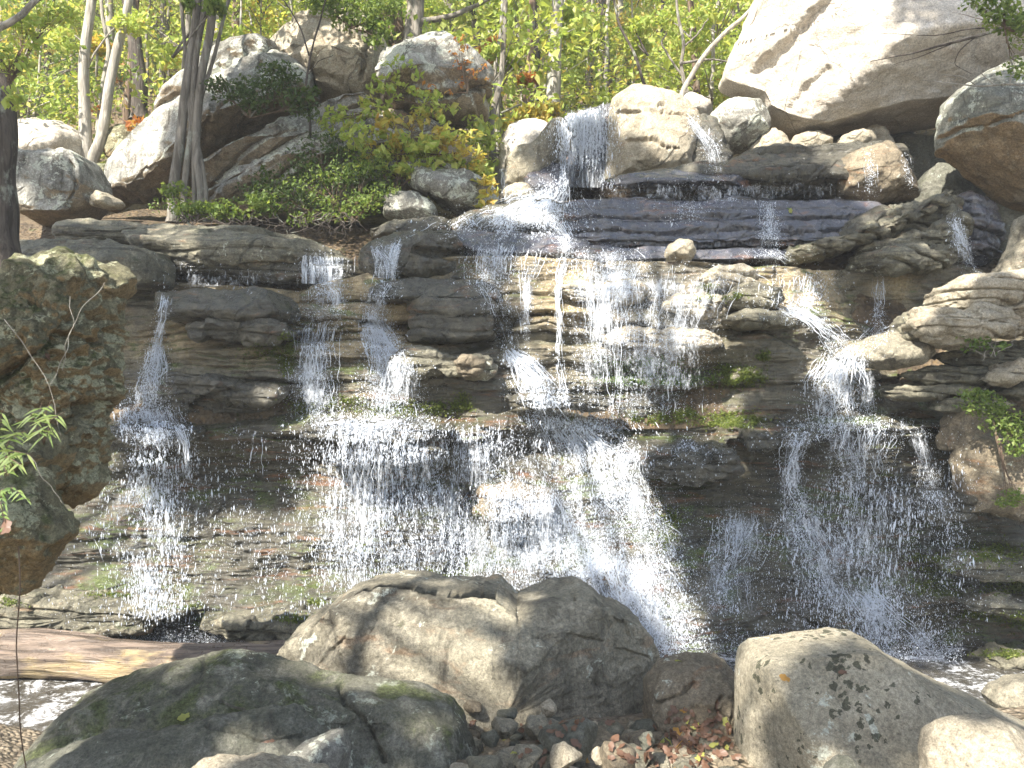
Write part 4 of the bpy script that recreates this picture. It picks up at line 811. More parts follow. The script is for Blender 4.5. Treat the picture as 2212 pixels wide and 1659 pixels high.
waterfall("little drip falls off the jumbled ledges above the sunlit ledges",
  [P([(1898,600,16),(1900,640,18),(1898,700,14)], n=30, m=600, sw=.006), P([(2062,470,20),(2080,530,24),(2105,590,20)], n=34, m=600, sw=.006)])
waterfall("fringe of fine drips hanging from the undercut plate and broad wet boulder",
  [P([(1560,395,250),(1560,440,250)], n=60, m=700, even=1, sw=.005, len=1.2), P([(1480,420,60),(1470,470,60)], n=20, m=500, sw=.006), P([(1660,440,22),(1665,540,26)], n=30, m=900, sw=.006), P([(1880,340,14),(1885,420,14)], n=14, m=350, sw=.006), P([(1955,350,10),(1970,400,10)], n=14, m=200, sw=.006)])
waterfall("fringe of drips under the dark slabs at the upper lip near the glassy spout",
  [P([(500,590,140),(500,625,140)], n=60, m=300, even=1, sw=.004, len=1.3), P([(400,560,40),(400,600,40)], n=10, m=60, even=1, sw=.004), P([(100,605,60),(100,650,60)], n=10, m=60, even=1, sw=.005)])
# stray drops and splash over the foot of the whole face
m = 11000; u = RW.uniform(90, 2120, m); v = RW.uniform(930, 1400, m); kp = perlin(np.stack([u*.006, v*.004, 0*u], -1)) > RW.uniform(-.5, .6, m); u, v = u[kp], v[kp]; m = len(u)
C = at(u, v, depth(u, v)-.6*RW.rand(m)**1.5-.02); wd = .0024*np.exp(RW.normal(0, .4, m))
V, F = drops(C, np.stack([RW.normal(0, .1, m), 0*u, -np.ones(m)], -1), wd*RW.uniform(1.5, 4, m), wd)
m2 = 12000; u = RW.uniform(-40, 660, m2); v = 1395-np.abs(RW.normal(0, 22, m2)); C2 = at(u, v, 7.75+.45*RW.rand(m2)); wd2 = .002*np.exp(RW.normal(0, .4, m2))
V2, F2 = drops(C2, RW.normal(0, 1, (m2, 3)), wd2*1.3, wd2)
m3 = 11000; u = RW.uniform(1250, 2080, m3); v = 1430-np.abs(RW.normal(0, 40, m3)); C3 = at(u, v, 7.5+.7*RW.rand(m3)); wd3 = .0022*np.exp(RW.normal(0, .4, m3))
V3, F3 = drops(C3, RW.normal(0, 1, (m3, 3)), wd3*1.3, wd3)
m4 = 26000; u = RW.normal(1250, 240, m4); v = 1330-np.abs(RW.normal(0, 150, m4)); u[::3] = RW.normal(1880, 140, len(u[::3])); C4 = at(u, v, depth(np.clip(u, 0, 2200), v)-.9*RW.rand(m4)-.02); wd4 = .0013*np.exp(RW.normal(0, .4, m4))
V4, F4 = drops(C4, RW.normal(0, 1, (m4, 3))-(0, 0, 1.5), wd4*2, wd4); V3 = np.concatenate([V3, V4]); F3 = np.concatenate([F3, F4+len(C3)*6])
tag(mesh("water_spray", np.concatenate([V, V2, V3]), np.concatenate([F, F2+len(V), F3+len(V)+len(V2)]), WHITE, None, None, False), "scattered drops and splash in front of the cliff foot", "spray", None, "stuff")
# ------------------------------------------------------------------ trees, leaves, shrubs
def leaf_mat(name, cols, tr=.5):
    N = NT(name); g = N.t.nodes.new("ShaderNodeNewGeometry"); k = len(cols)
    col = N.ramp(g.outputs["Random Per Island"], [(i/max(1, k-1), c) for i, c in enumerate(cols)])
    d = N.bsdf(col, .5, None, .35); t = N.n("BsdfTranslucent"); N.set(t.inputs[0], N.mix(1, col, (1.25, 1.2, .7), 'MULTIPLY'))
    m = N.t.nodes.new("ShaderNodeMixShader"); m.inputs[0].default_value = tr
    N.t.links.new(d, m.inputs[1]); N.t.links.new(t.outputs[0], m.inputs[2]); return N.done(m.outputs[0])
LM = dict(
  green=leaf_mat("leaves_green", [(.09, .15, .035), (.16, .23, .055), (.24, .30, .085), (.12, .18, .045)]),
  lime=leaf_mat("leaves_lime", [(.25, .35, .07), (.36, .45, .11), (.48, .52, .16), (.29, .39, .09), (.50, .46, .14)]),
  gold=leaf_mat("leaves_gold", [(.46, .36, .08), (.54, .45, .13), (.36, .40, .11), (.52, .33, .07)]),
  orange=leaf_mat("leaves_orange", [(.46, .22, .05), (.40, .13, .04), (.48, .31, .08), (.34, .10, .04)]),
  dark=leaf_mat("leaves_hemlock", [(.045, .075, .02), (.07, .11, .03), (.10, .14, .035)], .35),
  red=leaf_mat("leaves_fallen_red", [(.075, .02, .015), (.10, .035, .022), (.05, .03, .024), (.12, .065, .04), (.04, .024, .02), (.09, .08, .078)], .06),
  weed=leaf_mat("leaves_weed", [(.09, .16, .04), (.14, .22, .055), (.20, .28, .08)], .45),
  moss=leaf_mat("moss_leaves", [(.07, .10, .02), (.12, .16, .03), (.19, .21, .05)], .3))
def bark_mat(name, a, b, sc=1.):
    N = NT(name); co = N.coord((9*sc, 9*sc, 1.3*sc)); n = N.noise(co, 1.6, 8, .7, .6); f = N.noise(N.coord((2, 2, 1.2)), 2.2, 6, .65)
    col = N.mix(N.mr(n, .38, .64), a, b); col = N.mix(N.mr(f, .55, .68), col, (.30, .31, .26))
    return N.done(N.bsdf(col, .9, N.bump(n, .05), .2))
BK = dict(grey=bark_mat("bark_grey", (.13, .115, .095), (.27, .245, .21)), pale=bark_mat("bark_pale", (.24, .22, .185), (.44, .41, .36)),
          dark=bark_mat("bark_dark", (.05, .042, .036), (.12, .10, .085)), brown=bark_mat("bark_brown", (.11, .075, .05), (.22, .16, .115)))
RT = np.random.RandomState(21)
def leaves(C, size, flat=.55, rs=RT):
    """kite shaped leaves at centres C"""
    m = len(C); A = rs.normal(size=(m, 3)); A /= np.linalg.norm(A, axis=1)[:, None]
    Nn = rs.normal(size=(m, 3))*(1, 1, 1); Nn[:, 2] += flat*1.5; B = np.cross(Nn, A); B /= np.maximum(np.linalg.norm(B, axis=1)[:, None], 1e-6)
    s = size*np.exp(rs.normal(0, .28, m))[:, None]; up = np.cross(A, B)*s*.12
    V = np.stack([C-A*s*.55, C+B*s*.33+up, C+A*s*.6, C-B*s*.33+up], 1).reshape(-1, 3)
    return V, (np.arange(m)*4)[:, None]+np.arange(4)[None]
def clump(c, r, n, rs=RT, hollow=.35):
    d = rs.normal(size=(n, 3)); d /= np.linalg.norm(d, axis=1)[:, None]
    rad = rs.uniform(hollow**3, 1, n)**(1/3.)
    lump = 1+.35*perlin(d*2.1+rs.rand()*50)
    return np.asarray(c)+d*(rad*lump)[:, None]*np.asarray(r)
def stem(Ppts, r0, r1, n=16, k=8, wob=.04, rs=RT, flare=0.):
    L = smoothline(Ppts, n); sd = rs.rand()*60; t = np.linspace(0, 1, n)
    L = L+wob*np.stack([perlin(np.stack([t*4+sd, 0*t, 0*t], -1)), perlin(np.stack([t*4+sd, 0*t+9, 0*t], -1)), 0*t], -1)
    r = (r0+(r1-r0)*t)*(1+.07*perlin(np.stack([t*7+sd, 0*t+4, 0*t], -1)))*(1+flare*np.exp(-t*n/1.6))
    V, F = tube(L, r, k); return L, V, F
def px_line(pts, d):
    return at([p[0] for p in pts], [p[1] for p in pts], [p[2] if len(p) > 2 else d for p in pts])
def tree(label, stems, d, bark, crown=(), leaf='lime', lsize=.10, limbs=(), cat="tree", group=None, up=5., nleaf=900, name="tree"):
    """stems: [(points in photo units, base width px, top width px)], they go on above the picture; crown: [(u, v, radius px, depth, leaves)]"""
    p0 = px_line(stems[0][0], d)[0]; root = empty(name, p0); tag(root, label, cat, group)
    T, Cr = Pool(), Pool()
    for pts, w0, w1 in stems:
        L = px_line(pts, d); dirv = L[-1]-L[-2]; dirv /= np.linalg.norm(dirv); dirv[2] = max(dirv[2], .8)
        L0 = np.concatenate([[L[0]-(0, 0, .35)], L, [L[-1]+dirv*up*.5, L[-1]+dirv*up+(RT.normal(0, .5), RT.normal(0, .5), 0)]])
        _, V, F = stem(L0, w0/2/PX*d, w1/2/PX*d*.7, 34, 12, .05, flare=.45); T.add(V, F)
        top = L0[-1]
        for k in range(5 if up > 2 else 0):                      # limbs and high crown
            a = L0[-1]-dirv*up*RT.uniform(.05, .75); e = a+np.array((RT.normal(0, 1.5), RT.normal(0, 1.3), RT.uniform(.5, 1.8)))
            _, V, F = stem([a, (a+e)/2+(0, 0, .3), e], w1/2/PX*d*.3, .012, 8, 5, .05); T.add(V, F)
            Cr.add(*leaves(clump(e, (1.2, 1.1, .8), nleaf//8), lsize*1.25))
    for pts, w0, w1 in limbs:
        _, V, F = stem(px_line(pts, d), w0/2/PX*d, w1/2/PX*d, 18, 6, .06); T.add(V, F)
    for (u, v, r, dd, n) in crown:
        c = at(u, v, dd); rr = r/PX*dd
        for q in range(max(2, n//130)):
            cc = clump(c, (rr, rr*.9, rr*.75), 1, hollow=.1)[0]; Cr.add(*leaves(clump(cc, (rr*.42, rr*.42, rr*.24), 130, hollow=.0), lsize))
            if q < 6:
                _, V, F = stem([p0+(np.array(c)-p0)*.0+(0, 0, max(0, c[2]-p0[2]-.6)), (c+cc)/2, cc], .02, .006, 8, 4, .05); T.add(V, F)
    T.build("trunk", BK[bark], root)
    if Cr.n: Cr.build("crown", LM[leaf], root, smooth=False)
    return root
TR = [
 ("forked pale tree by the square-shouldered tan block, two stems joined low down", [([(190,375),(186,335),(183,280),(182,180),(186,90),(198,0)],32,20), ([(196,345),(215,300),(228,250),(243,170),(258,80),(278,0)],26,20)], 13., 'pale', [(215,60,90,13,300)], 'lime'),
 ("thin kinked stem growing between the stems of the forked pale tree", [([(208,330),(212,260),(215,215),(230,160),(236,110),(225,50),(222,0)],13,8)], 13.6, 'pale', [(215,90,60,13.6,300)], 'gold'),
 ("stout straight dark-barked tree between the forked pale tree and the stringy multi-stemmed trunk", [([(303,225),(300,150),(290,80),(278,0)],34,30)], 17, 'dark', [], 'lime'),
 ("dark slim tree standing on the hillside above the dazzling white rock", [([(97,205),(103,120),(106,60),(104,0)],17,15)], 18, 'dark', [(100,60,90,18,400)], 'lime'),
 ("stringy multi-stemmed tree with braided shreddy bark rooted on the leaning outcrop", [([(372,425),(384,340),(394,250),(405,170),(416,90),(430,-10)],24,20), ([(434,412),(424,330),(422,260),(436,170),(452,90),(462,-10)],18,24), ([(398,425),(404,330),(412,240),(424,150),(436,60),(446,-10)],14,18), ([(446,425),(436,350),(412,270),(408,200),(398,100),(392,-10)],11,9), ([(420,418),(416,330),(428,240),(452,150),(478,60),(500,-10)],10,9)], 10.9, 'grey', [(455,30,60,10.9,260)], 'green'),
 ("smooth pale tree close behind the stringy multi-stemmed tree", [([(460,250),(463,160),(466,80),(470,0)],26,22)], 14.5, 'pale', [(520,80,110,15,700)], 'lime'),
 ("shaded slim trunk touching the stringy multi-stemmed tree on its far flank", [([(392,250),(398,160),(405,80),(408,0)],15,12)], 15, 'grey', [(350,60,90,15.5,500)], 'lime'),
 ("thick brown tree behind the leaning outcrop, nearer the tan crowning block", [([(858,110),(855,60),(852,0)],40,38)], 14.6, 'brown', [(800,20,90,14,400)], 'green'),
 ("thick tree whose long bare limb reaches sideways over the creek", [([(892,120),(893,60),(897,0)],46,42)], 14.2, 'grey', [], 'lime'),
 ("bluish slim trunk behind the grey angular block", [([(978,125),(978,60),(970,0)],16,13)], 17, 'grey', [(960,50,80,17,400)], 'lime'),
 ("dark upright trunk with red leaves at its foot, beyond the grey angular block", [([(1038,190),(1034,120),(1026,50),(1020,0)],19,15)], 16.5, 'dark', [(1040,130,60,16,220)], 'orange'),
 ("tall clean pale trunk standing right above the top plunge", [([(1192,290),(1196,200),(1198,100),(1206,0)],38,30)], 13.6, 'pale', [(1190,30,60,13.8,240)], 'lime'),
 ("mid brown trunk with orange leaves climbing it, near the tall clean pale trunk", [([(1137,265),(1140,190),(1146,130),(1148,40),(1150,0)],22,16)], 16, 'brown', [(1140,180,40,15.6,150)], 'orange'),
 ("narrow dark trunk squeezed between the brown trunk and the tall clean pale trunk", [([(1167,262),(1164,190),(1158,130),(1155,40),(1154,0)],18,14)], 16.6, 'dark', [(1120,70,80,17,400)], 'lime'),
 ("leaning thin tree rising from behind the yellow leaves", [([(1064,330),(1060,270),(1072,210),(1082,150),(1090,80),(1096,0)],17,10)], 12.6, 'grey', [(1090,120,60,13,350)], 'lime'),
 ("spindly bare-limbed sapling arching over the tan domed boulder", [([(1400,205),(1385,160),(1368,110),(1340,50),(1325,0)],8,5)], 13.5, 'dark', [(1350,60,70,13.8,350)], 'lime'),
 ("crooked grey snag with knotted bare branches beside the huge overhanging boulder", [([(1490,210),(1478,180),(1470,140),(1480,100),(1465,40),(1460,0)],10,6)], 13.5, 'grey', [(1480,60,90,14.5,500)], 'lime'),
 ("pale leaning pole of a tree propped towards the huge overhanging boulder", [([(1472,200),(1500,150),(1530,110),(1570,65),(1605,40),(1640,0)],12,9)], 12.8, 'pale', [], 'lime'),
 ("dark slim tree far up the slope between the pale pole and the bare-limbed sapling", [([(1425,180),(1428,90),(1432,0)],9,8)], 22, 'dark', [(1430,60,110,23,900)], 'lime'),
 ("white-barked thin tree deep in the wood above the tan domed boulder", [([(1308,200),(1311,120),(1310,60),(1312,0)],10,8)], 20, 'pale', [(1290,90,110,21,900)], 'lime'),
]
for (lab, st, d, bk, cr, lf) in TR:
    lb = []
    if "long bare limb" in lab: lb = [([(893,50),(930,44),(985,33),(1010,18),(1050,2),(1075,-6)],17,6), ([(985,33),(1010,15),(1040,8)],6,3)]
    if "knotted" in lab: lb = [([(1470,140),(1500,130),(1540,128),(1580,135)],7,3), ([(1478,170),(1450,130),(1430,100),(1438,70)],6,3), ([(1480,100),(1510,70),(1530,40)],5,2)]
    tree(lab, st, d, bk, cr, lf, lsize=.055+.0032*d, limbs=lb)
# the old trunk curving in at the side, out of focus
tree("dark curved trunk leaning in from the edge above the blunt-ended slab", [([(-5,520),(2,450),(-4,380),(6,300),(10,240),(0,180),(-28,110)],84,34)], 8.2, 'dark', [], 'green', up=3., nleaf=0)
# understorey saplings: six kinds, copied over the slope
kinds = []
for k, (lf, h) in enumerate([('lime', 3.4), ('lime', 4.6), ('gold', 2.6), ('green', 3.8), ('lime', 2.2), ('orange', 1.7)]):
    root = empty("sapling", (0, 0, 0)); T, Cr = Pool(), Pool(); rs = np.random.RandomState(60+k)
    _, V, F = stem([(0, 0, -.3), (rs.normal(0, .15), 0, h*.5), (rs.normal(0, .3), rs.normal(0, .2), h)], .045, .012, 14, 6, .08, rs); T.add(V, F)
    for q in range(15):
        z = h*rs.uniform(.22, 1); a = rs.uniform(0, 6.28); ln = (1.25-z/h*.65)*h*.33; e = np.array((math.cos(a)*ln, math.sin(a)*ln, z+ln*.25))
        _, V, F = stem([(0, 0, z*.9), e*.5+(0, 0, z*.5), e], .014, .004, 7, 4, .04, rs); T.add(V, F)
        Cr.add(*leaves(clump(e*.8+(0, 0, z*.2), (ln*.66, ln*.66, .24*h*.5), 84, rs, 0), .088, .8, rs))
    T.build("trunk", BK['pale' if k % 2 == 0 else 'grey'], root); Cr.build("crown", LM[lf], root, smooth=False)
    kinds.append(root)
GR = "leafy saplings under the trees on the hillside"
SAPLAB = ["lime-leaved sapling in the hillside understorey", "tall lime-leaved sapling in the hillside understorey", "golden-leaved young tree in the hillside understorey", "green-leaved young tree in the hillside understorey", "low bushy lime-green sapling in the hillside understorey", "small orange-leaved sapling in the hillside understorey"]
CLEAR = [(q[0], w0, d) for (lab, st, d, bk, cr, lf) in TR if d < 19 for (pts, w0, w1) in st for q in pts[::2]]
rs = np.random.RandomState(5); spots = []
while len(spots) < 250:
    y = 13.5+36*rs.rand()**1.25; x = rs.uniform(-.72, .56)*y
    if y < 15.5 and (-5.5 < x < -.8 or x > 2.6): continue
    if y < 14.3 and x > -.2: continue
    uu = CX+x/y*PX
    if any(abs(uu-u_) < w_*.5+26 and y < d_+.6 for u_, w_, d_ in CLEAR): continue
    spots.append((x, y))
for i, (x, y) in enumerate(spots):
    k = i % 6 if i < 6 else rs.choice(6, p=[.30, .24, .07, .16, .20, .03])
    src = kinds[k]
    if i < 6: o = src
    else:
        o = src.copy(); COL.objects.link(o)
        for ch in src.children: c = ch.copy(); COL.objects.link(c); c.parent = o
    o.location = (x, y, float(hill_z(x, y))-.05); o.rotation_euler = (rs.normal(0, .05), rs.normal(0, .05), rs.uniform(0, 6.28))
    s = rs.uniform(.75, 1.35)*(1+.012*(y-14)); o.scale = (s, s, s)
    tag(o, SAPLAB[k], "sapling", GR+" ("+SAPLAB[k].split(" in ")[0]+")")
# trunks of the far wood
src = None; TG = "distant trunks high on the hillside"
for i in range(85):
    y = rs.uniform(15.5, 40) if i > 40 else rs.uniform(19, 46); x = rs.uniform(-.70, .38)*y; h = rs.uniform(9, 15); r = rs.uniform(.10, .22)
    if i < 4:
        src = empty("tree", (0, 0, 0)); T, Cr = Pool(), Pool()
        _, V, F = stem([(0, 0, -.5), (rs.normal(0, .2), 0, h*.5), (rs.normal(0, .6), rs.normal(0, .6), h)], r, r*.4, 16, 8, .12, rs, .4); T.add(V, F)
        for q in range(9):
            e = np.array((rs.normal(0, 1.5), rs.normal(0, 1.5), h*rs.uniform(.45, 1.05))); _, V, F = stem([(0, 0, e[2]-.8), e], .05, .01, 6, 4, .06, rs); T.add(V, F)
            Cr.add(*leaves(clump(e, (1.1, 1.1, .7), 150, rs, 0), .15, .8, rs))
        T.build("trunk", BK[('grey', 'pale', 'dark', 'brown')[i]], src); Cr.build("crown", LM[('lime', 'lime', 'green', 'gold')[i]], src, smooth=False); far = [src] if i == 0 else far+[src]; o = src
    else:
        s0 = far[i % 4]; o = s0.copy(); COL.objects.link(o)
        for ch in s0.children: c = ch.copy(); COL.objects.link(c); c.parent = o
    o.location = (x, y, float(hill_z(x, y))); o.rotation_euler = (rs.normal(0, .05), rs.normal(0, .05), rs.uniform(0, 6.28)); sx = rs.uniform(.35, .8) if y < 24 else rs.uniform(.6, 1.1); o.scale = (sx, sx, rs.uniform(.85, 1.2))
    kd = ("grey", "pale", "dark", "brown")[i % 4]
    tag(o, kd+"-barked slender tree far up the wooded hillside", "tree", TG+" ("+kd+")")
# leaf cover that nobody could count
Vs, Fs, n0 = [], [], 0
for kk in range(3):
    y = 14+46*rs.rand(30000)**1.1; x = rs.uniform(-.8, .75, 30000)*y; z = hill_z(x, y)
    hgt = rs.gamma(1.5, .6, 30000)*(perlin(np.stack([x*.35, y*.35, 0*x], -1)) > -.25)+.05
    ok = ~((y < 15.5) & ((x > -5.5) & (x < -.8) | (x > 2.4)))
    C = np.stack([x, y, z+hgt], -1)[ok]; V, F = leaves(C, .105, .8, rs)
    tag(mesh("undergrowth", V, F, LM[('lime', 'green', 'gold')[kk]], None, None, False), ("lime-green", "darker green", "golden")[kk]+" low leaves covering the forest floor up the hillside", "undergrowth", None, "stuff")
# ---------------- trees behind the camera whose crowns break the sunlight
SHADE = [(1300,1420,125,5.2),(1330,1500,150,5.2),(1420,1500,110,5.2),(1510,1500,110,5.1),(250,1540,130,4.3),(450,1510,130,4.2),(620,1530,90,4.2),(800,1620,100,4.2),(350,1620,160,3.7),
 (1880,1570,150,4.2),(2080,1580,130,4.2),(1700,1600,70,4.0),(100,720,130,5),(190,820,110,5),(60,900,120,5),(150,960,100,5),(40,1130,140,4.6),
 (300,880,130,8.5),(470,930,110,8.6),(480,800,150,9),(620,720,110,9.2),(580,560,110,9.6),(300,640,120,9),
 (850,690,130,9.2),(980,680,120,9.2),(900,560,110,9.7),(1080,560,80,9.9),
 (1310,490,100,10.2),(1450,480,110,10.2),(1600,470,110,10.2),(1760,480,110,10.2),(1400,400,90,11),(1650,390,120,10.8),
 (1580,1080,120,8.4),(1720,1180,140,8.4),(1880,1220,140,8.4),(1800,1010,110,8.4),(1620,1260,130,8.4),(1960,1060,90,8.5),(2100,1240,130,8.2),(2000,1360,110,8.2),(1800,1350,120,8.2),(1720,880,90,8.8),(1880,640,110,9.6),(2060,540,100,9.7),
 (2130,90,160,11),(2240,10,140,10),(2120,260,120,9.5),(2200,380,110,9.3),(2140,880,110,8.2),(2180,760,70,8.2),
 (1230,1295,75,5.4),(1290,1300,100,5.4),(1390,1370,90,5.3),(1430,1460,100,5.2),(90,400,60,11),(60,500,90,9.6),(200,560,80,9.5),(1240,1330,85,5.2),(1300,1330,100,5.2),(1255,1500,95,5.1),(1380,1400,120,5.2),(1300,1430,120,5.1),(420,300,70,11.4),(560,330,110,11.3),(720,280,90,11.4),(480,420,80,10.8),(880,150,70,11.2),(240,520,60,9.8),(1180,330,60,11.3),(1350,330,50,11.5),(1290,300,50,12),(500,260,100,11.2),(620,200,90,11.6),(640,360,120,11.2),(800,320,110,11.2),(760,200,70,12),(930,200,100,11.2),(900,380,110,11),(130,420,60,10.6),(400,380,60,11),(1000,430,70,10.8)]
bases = [(-10.6, 1.0, .34, "gnarled oak holding dense branches over the near bank"), (-4.4, -2.5, .50, "stout straight-trunked tree behind the viewpoint, crown above the two-faced boulder"), (-5.1, -1.0, .10, "slim pole tree beside the stout tree behind the viewpoint"), (-1.0, -5.5, .3, "tall tree on the bank well behind the viewpoint"), (3.9, -2.4, .3, "tall tree on the far side of the path behind the viewpoint")]
cr = [[] for _ in bases]
for (u, v, r, d) in SHADE:
    p = at(u, v, d); t = RT.uniform(10.5, 13.); c = p+SUN*t
    j = int(np.argmin([np.hypot(c[0]-b[0], c[1]-b[1])+(5 if k == 2 else 0) for k, b in enumerate(bases)])); cr[j].append((c, r/PX*d))
for (bx, by, br, lab), cl in zip(bases, cr):
    z0 = float(bed_z(bx, by)); root = empty("tree", (bx, by, z0)); tag(root, lab, "tree"); T, Cr = Pool(), Pool(); h = 13. if br > .2 else 9.
    L, V, F = stem([(bx, by, z0-.4), (bx+.05, by, h*.5), (bx, by+.1, h)], br*1.05, br*.62, 22, 14, .06, flare=.3); T.add(V, F)
    for c, r in cl+([((bx+.4, by+.3, h), .7)] if br < .2 else []):
        c = np.array(c); s = L[np.argmin(abs(L[:, 2]-max(3, c[2]-np.hypot(c[0]-bx, c[1]-by)*.45)))]
        _, V, F = stem([s, s*.4+c*.6+(0, 0, .3), c], .05, .015, 12, 5, .1); T.add(V, F)
        Cr.add(*leaves(clump(c, (r*1.1, r*1.1, r*.9), int(60+2700*r*r), hollow=.0), .13, .3))
    T.build("trunk", BK['grey'], root)
    if Cr.n: Cr.build("crown", LM['green'], root, smooth=False)
# ------------------------------------------------------------------ log, twigs, stones, litter, ferns, moss
def log_mat():
    N = NT("soaked_log"); co = N.coord((.7, 9, 9)); n = N.noise(co, 1.6, 9, .7, .5); f = N.noise(N.coord((5, 5, 5)), 3, 6, .7); g = N.noise(N.coord((1.2, 3, 3)), 1.4, 4, .6)
    col = N.mix(N.mr(n, .40, .60), (.08, .06, .045), (.25, .19, .145)); col = N.mix(N.mr(g, .5, .64), col, (.34, .26, .14)); col = N.mix(N.mr(f, .62, .72), col, (.06, .04, .03))
    return N.done(N.bsdf(col, N.mr(f, .3, .7, .2, .55), N.bump(N.math('ADD', n, N.math('MULTIPLY', f, .3)), .05), .6))
x = np.linspace(-7.6, -1.5, 150); th = np.arange(40)/40*2*np.pi
ax = np.stack([x, 7.45-.03*(x+4), -.585-.012*(x+4)+.035*np.sin(x*.9)+.02*np.sin(x*2.7+1)], -1); XX, TT = np.meshgrid(x, th, indexing='ij')
pn = np.stack([XX*.9, np.cos(TT)*1.6, np.sin(TT)*1.6], -1); R = .205+.035*fbm(pn*1.3, 4)+.035*np.clip(perlin(np.stack([XX*.5, np.cos(TT)*6, np.sin(TT)*6], -1))-.1, -.3, .3)+.008*perlin(np.stack([XX*2, np.cos(TT)*14, np.sin(TT)*14], -1))
V = np.stack([XX, ax[:, 1:2]-R*np.cos(TT), ax[:, 2:3]+R*np.sin(TT)], -1).reshape(-1, 3); F = gridF(150, 40, True)
lg = mesh("fallen_log", V, [F[:, ::-1], np.arange(40)[None, ::-1], (np.arange(40)+149*40)[None]], log_mat(), None, (-4.5, 7.45, -.7))
tag(lg, "soaked reddish-brown fallen log lying across the pool, bark peeling", "log")

def limb(name, label, cat, pts, d, w0, w1, mat, subs=(), group=None, wob=.03):
    L = px_line(pts, d); b = L[0]; Pl = Pool(); q, V, F = stem(L, w0/2/PX*d, w1/2/PX*d, 26, 7, wob); Pl.add(V, F)
    for sp, a, c in subs:
        _, V, F = stem(px_line(sp, d), a/2/PX*d, c/2/PX*d, 14, 5, wob*.6); Pl.add(V, F)
    return tag(Pl.build(name, mat, None, b), label, cat, group)
limb("fallen_branch", "thin grey fallen branch propped at the foot of the tan domed boulder", "branch", [(1425,395),(1460,380),(1500,362),(1530,352)], 11.2, 9, 5, BK['pale'])
limb("twig", "pale straw-coloured stick lying on the stones at the bottom edge", "stick", [(1188,1642),(1220,1652),(1270,1668)], 3.75, 6, 5, BK['pale'], wob=.004)
limb("bare_branch", "bare twiggy branch hanging across the front of the huge overhanging boulder", "branch", [(2300,20),(2180,60),(2060,92),(1960,118),(1880,132)], 9.4, 9, 1.5, BK['dark'],
     [([(2180,60),(2100,60),(2030,78),(1900,72)],4,1), ([(2060,92),(2000,118),(1930,140)],3,1), ([(2110,78),(2070,110),(2060,140),(2100,160)],3,1), ([(2220,45),(2170,10),(2140,-20)],5,2), ([(2150,68),(2120,40),(2070,30)],3,1)])
limb("bare_branch", "pale dead branch with forked twigs above the round grey-green boulder", "branch", [(2260,185),(2180,182),(2110,186),(2050,180),(1990,172)], 9.2, 6, 1.5, BK['pale'],
     [([(2110,186),(2080,165),(2030,160)],3,1), ([(2180,182),(2190,140),(2170,110),(2180,60)],5,3), ([(2150,184),(2120,160),(2115,140)],3,1)])
limb("bare_branch", "crooked bare branch reaching in over the sky-lit leaves at the top corner", "branch", [(-30,75),(20,50),(55,25),(90,-12)], 7, 16, 12, BK['pale'])
limb("vine", "single thin vine stem hanging straight down at the edge past the fallen log", "vine", [(40,1180),(42,1290),(36,1400),(40,1500),(44,1580),(60,1680)], 3.4, 3.2, 2.6, BK['brown'], wob=.006)
limb("twig", "thin leafless stalks trailing down the tall mossy boulder", "vine", [(225,610),(180,660),(150,720),(140,770),(110,830)], 4.3, 1.7, 1.1, BK['pale'],
     [([(10,690),(50,740),(90,800),(120,870),(130,940)],1.6,1.1), ([(150,640),(160,690),(145,740),(135,800)],1.5,1.), ([(60,980),(100,1040),(140,1090)],1.5,1.)], wob=.03)
limb("bare_branch", "twisted brown stem with a fork rising through the yellow leaves", "branch", [(790,460),(830,410),(860,385),(920,378),(980,372)], 10.9, 8, 3, BK['brown'], [([(920,378),(912,410),(906,440),(918,462)],3,1.5), ([(860,385),(820,360),(800,330)],4,2)])
limb("bare_branch", "dark bare sapling stem standing in front of the tan crowning block", "branch", [(668,300),(664,200),(668,120),(690,50),(708,-20)], 11.2, 6, 3, BK['dark'], [([(668,120),(650,60),(620,10),(600,-20)],4,2), ([(666,160),(690,130),(720,120)],2.5,1.2)])
rp = Pool(); rb = at(640, 470, 10.1)
for i in range(70):
    u = RT.uniform(380, 790); v = RT.uniform(455, 480); q = [(u, v), (u+RT.normal(0, 16), v+RT.uniform(8, 26)), (u+RT.normal(0, 34), v+RT.uniform(18, 52))]
    _, V, F = stem(px_line(q, RT.uniform(9.9, 10.3)), RT.uniform(.004, .011), .002, 14, 4, .05); rp.add(V, F)
tag(rp.build("dead_roots", BK['dark'], None, rb), "tangle of thin dark roots dangling under the bank above the long flat slab", "roots")

# ---- bushes and leafy boughs
def bush(label, blobs, leaf, size, stems=(), per=1., cs=26, cat="bush", name="bush", bark='brown', flat=.8):
    """blobs: (u, v, ru, rv, depth, leaves)"""
    b = at(blobs[0][0], blobs[0][1]+blobs[0][3], blobs[0][4]); root = empty(name, b); tag(root, label, cat); T, Cr = Pool(), Pool()
    for (u, v, ru, rv, d, n) in blobs:
        c = at(u, v, d); r = np.array((ru/PX*d, min(ru, rv)/PX*d*.8, rv/PX*d)); k = max(3, int(n*per/cs))
        for q in range(k):
            cc = clump(c, r*.85, 1, hollow=0)[0]; s = .27*float(r.max())**.5*(cs/26)**.5
            Cr.add(*leaves(clump(cc, (s, s, s*.5), cs, hollow=0), size, flat))
            if q < 10:
                _, V, F = stem([b, b*.35+c*.65+(0, 0, -.1*float(r[2])), cc], .006, .002, 9, 4, .05); T.add(V, F)
    for pts, w0, w1, d in stems:
        _, V, F = stem(px_line(pts, d), w0/2/PX*d, w1/2/PX*d, 16, 6, .05); T.add(V, F)
    T.build("stem", BK[bark], root); Cr.build("foliage", LM[leaf], root, smooth=False); return root
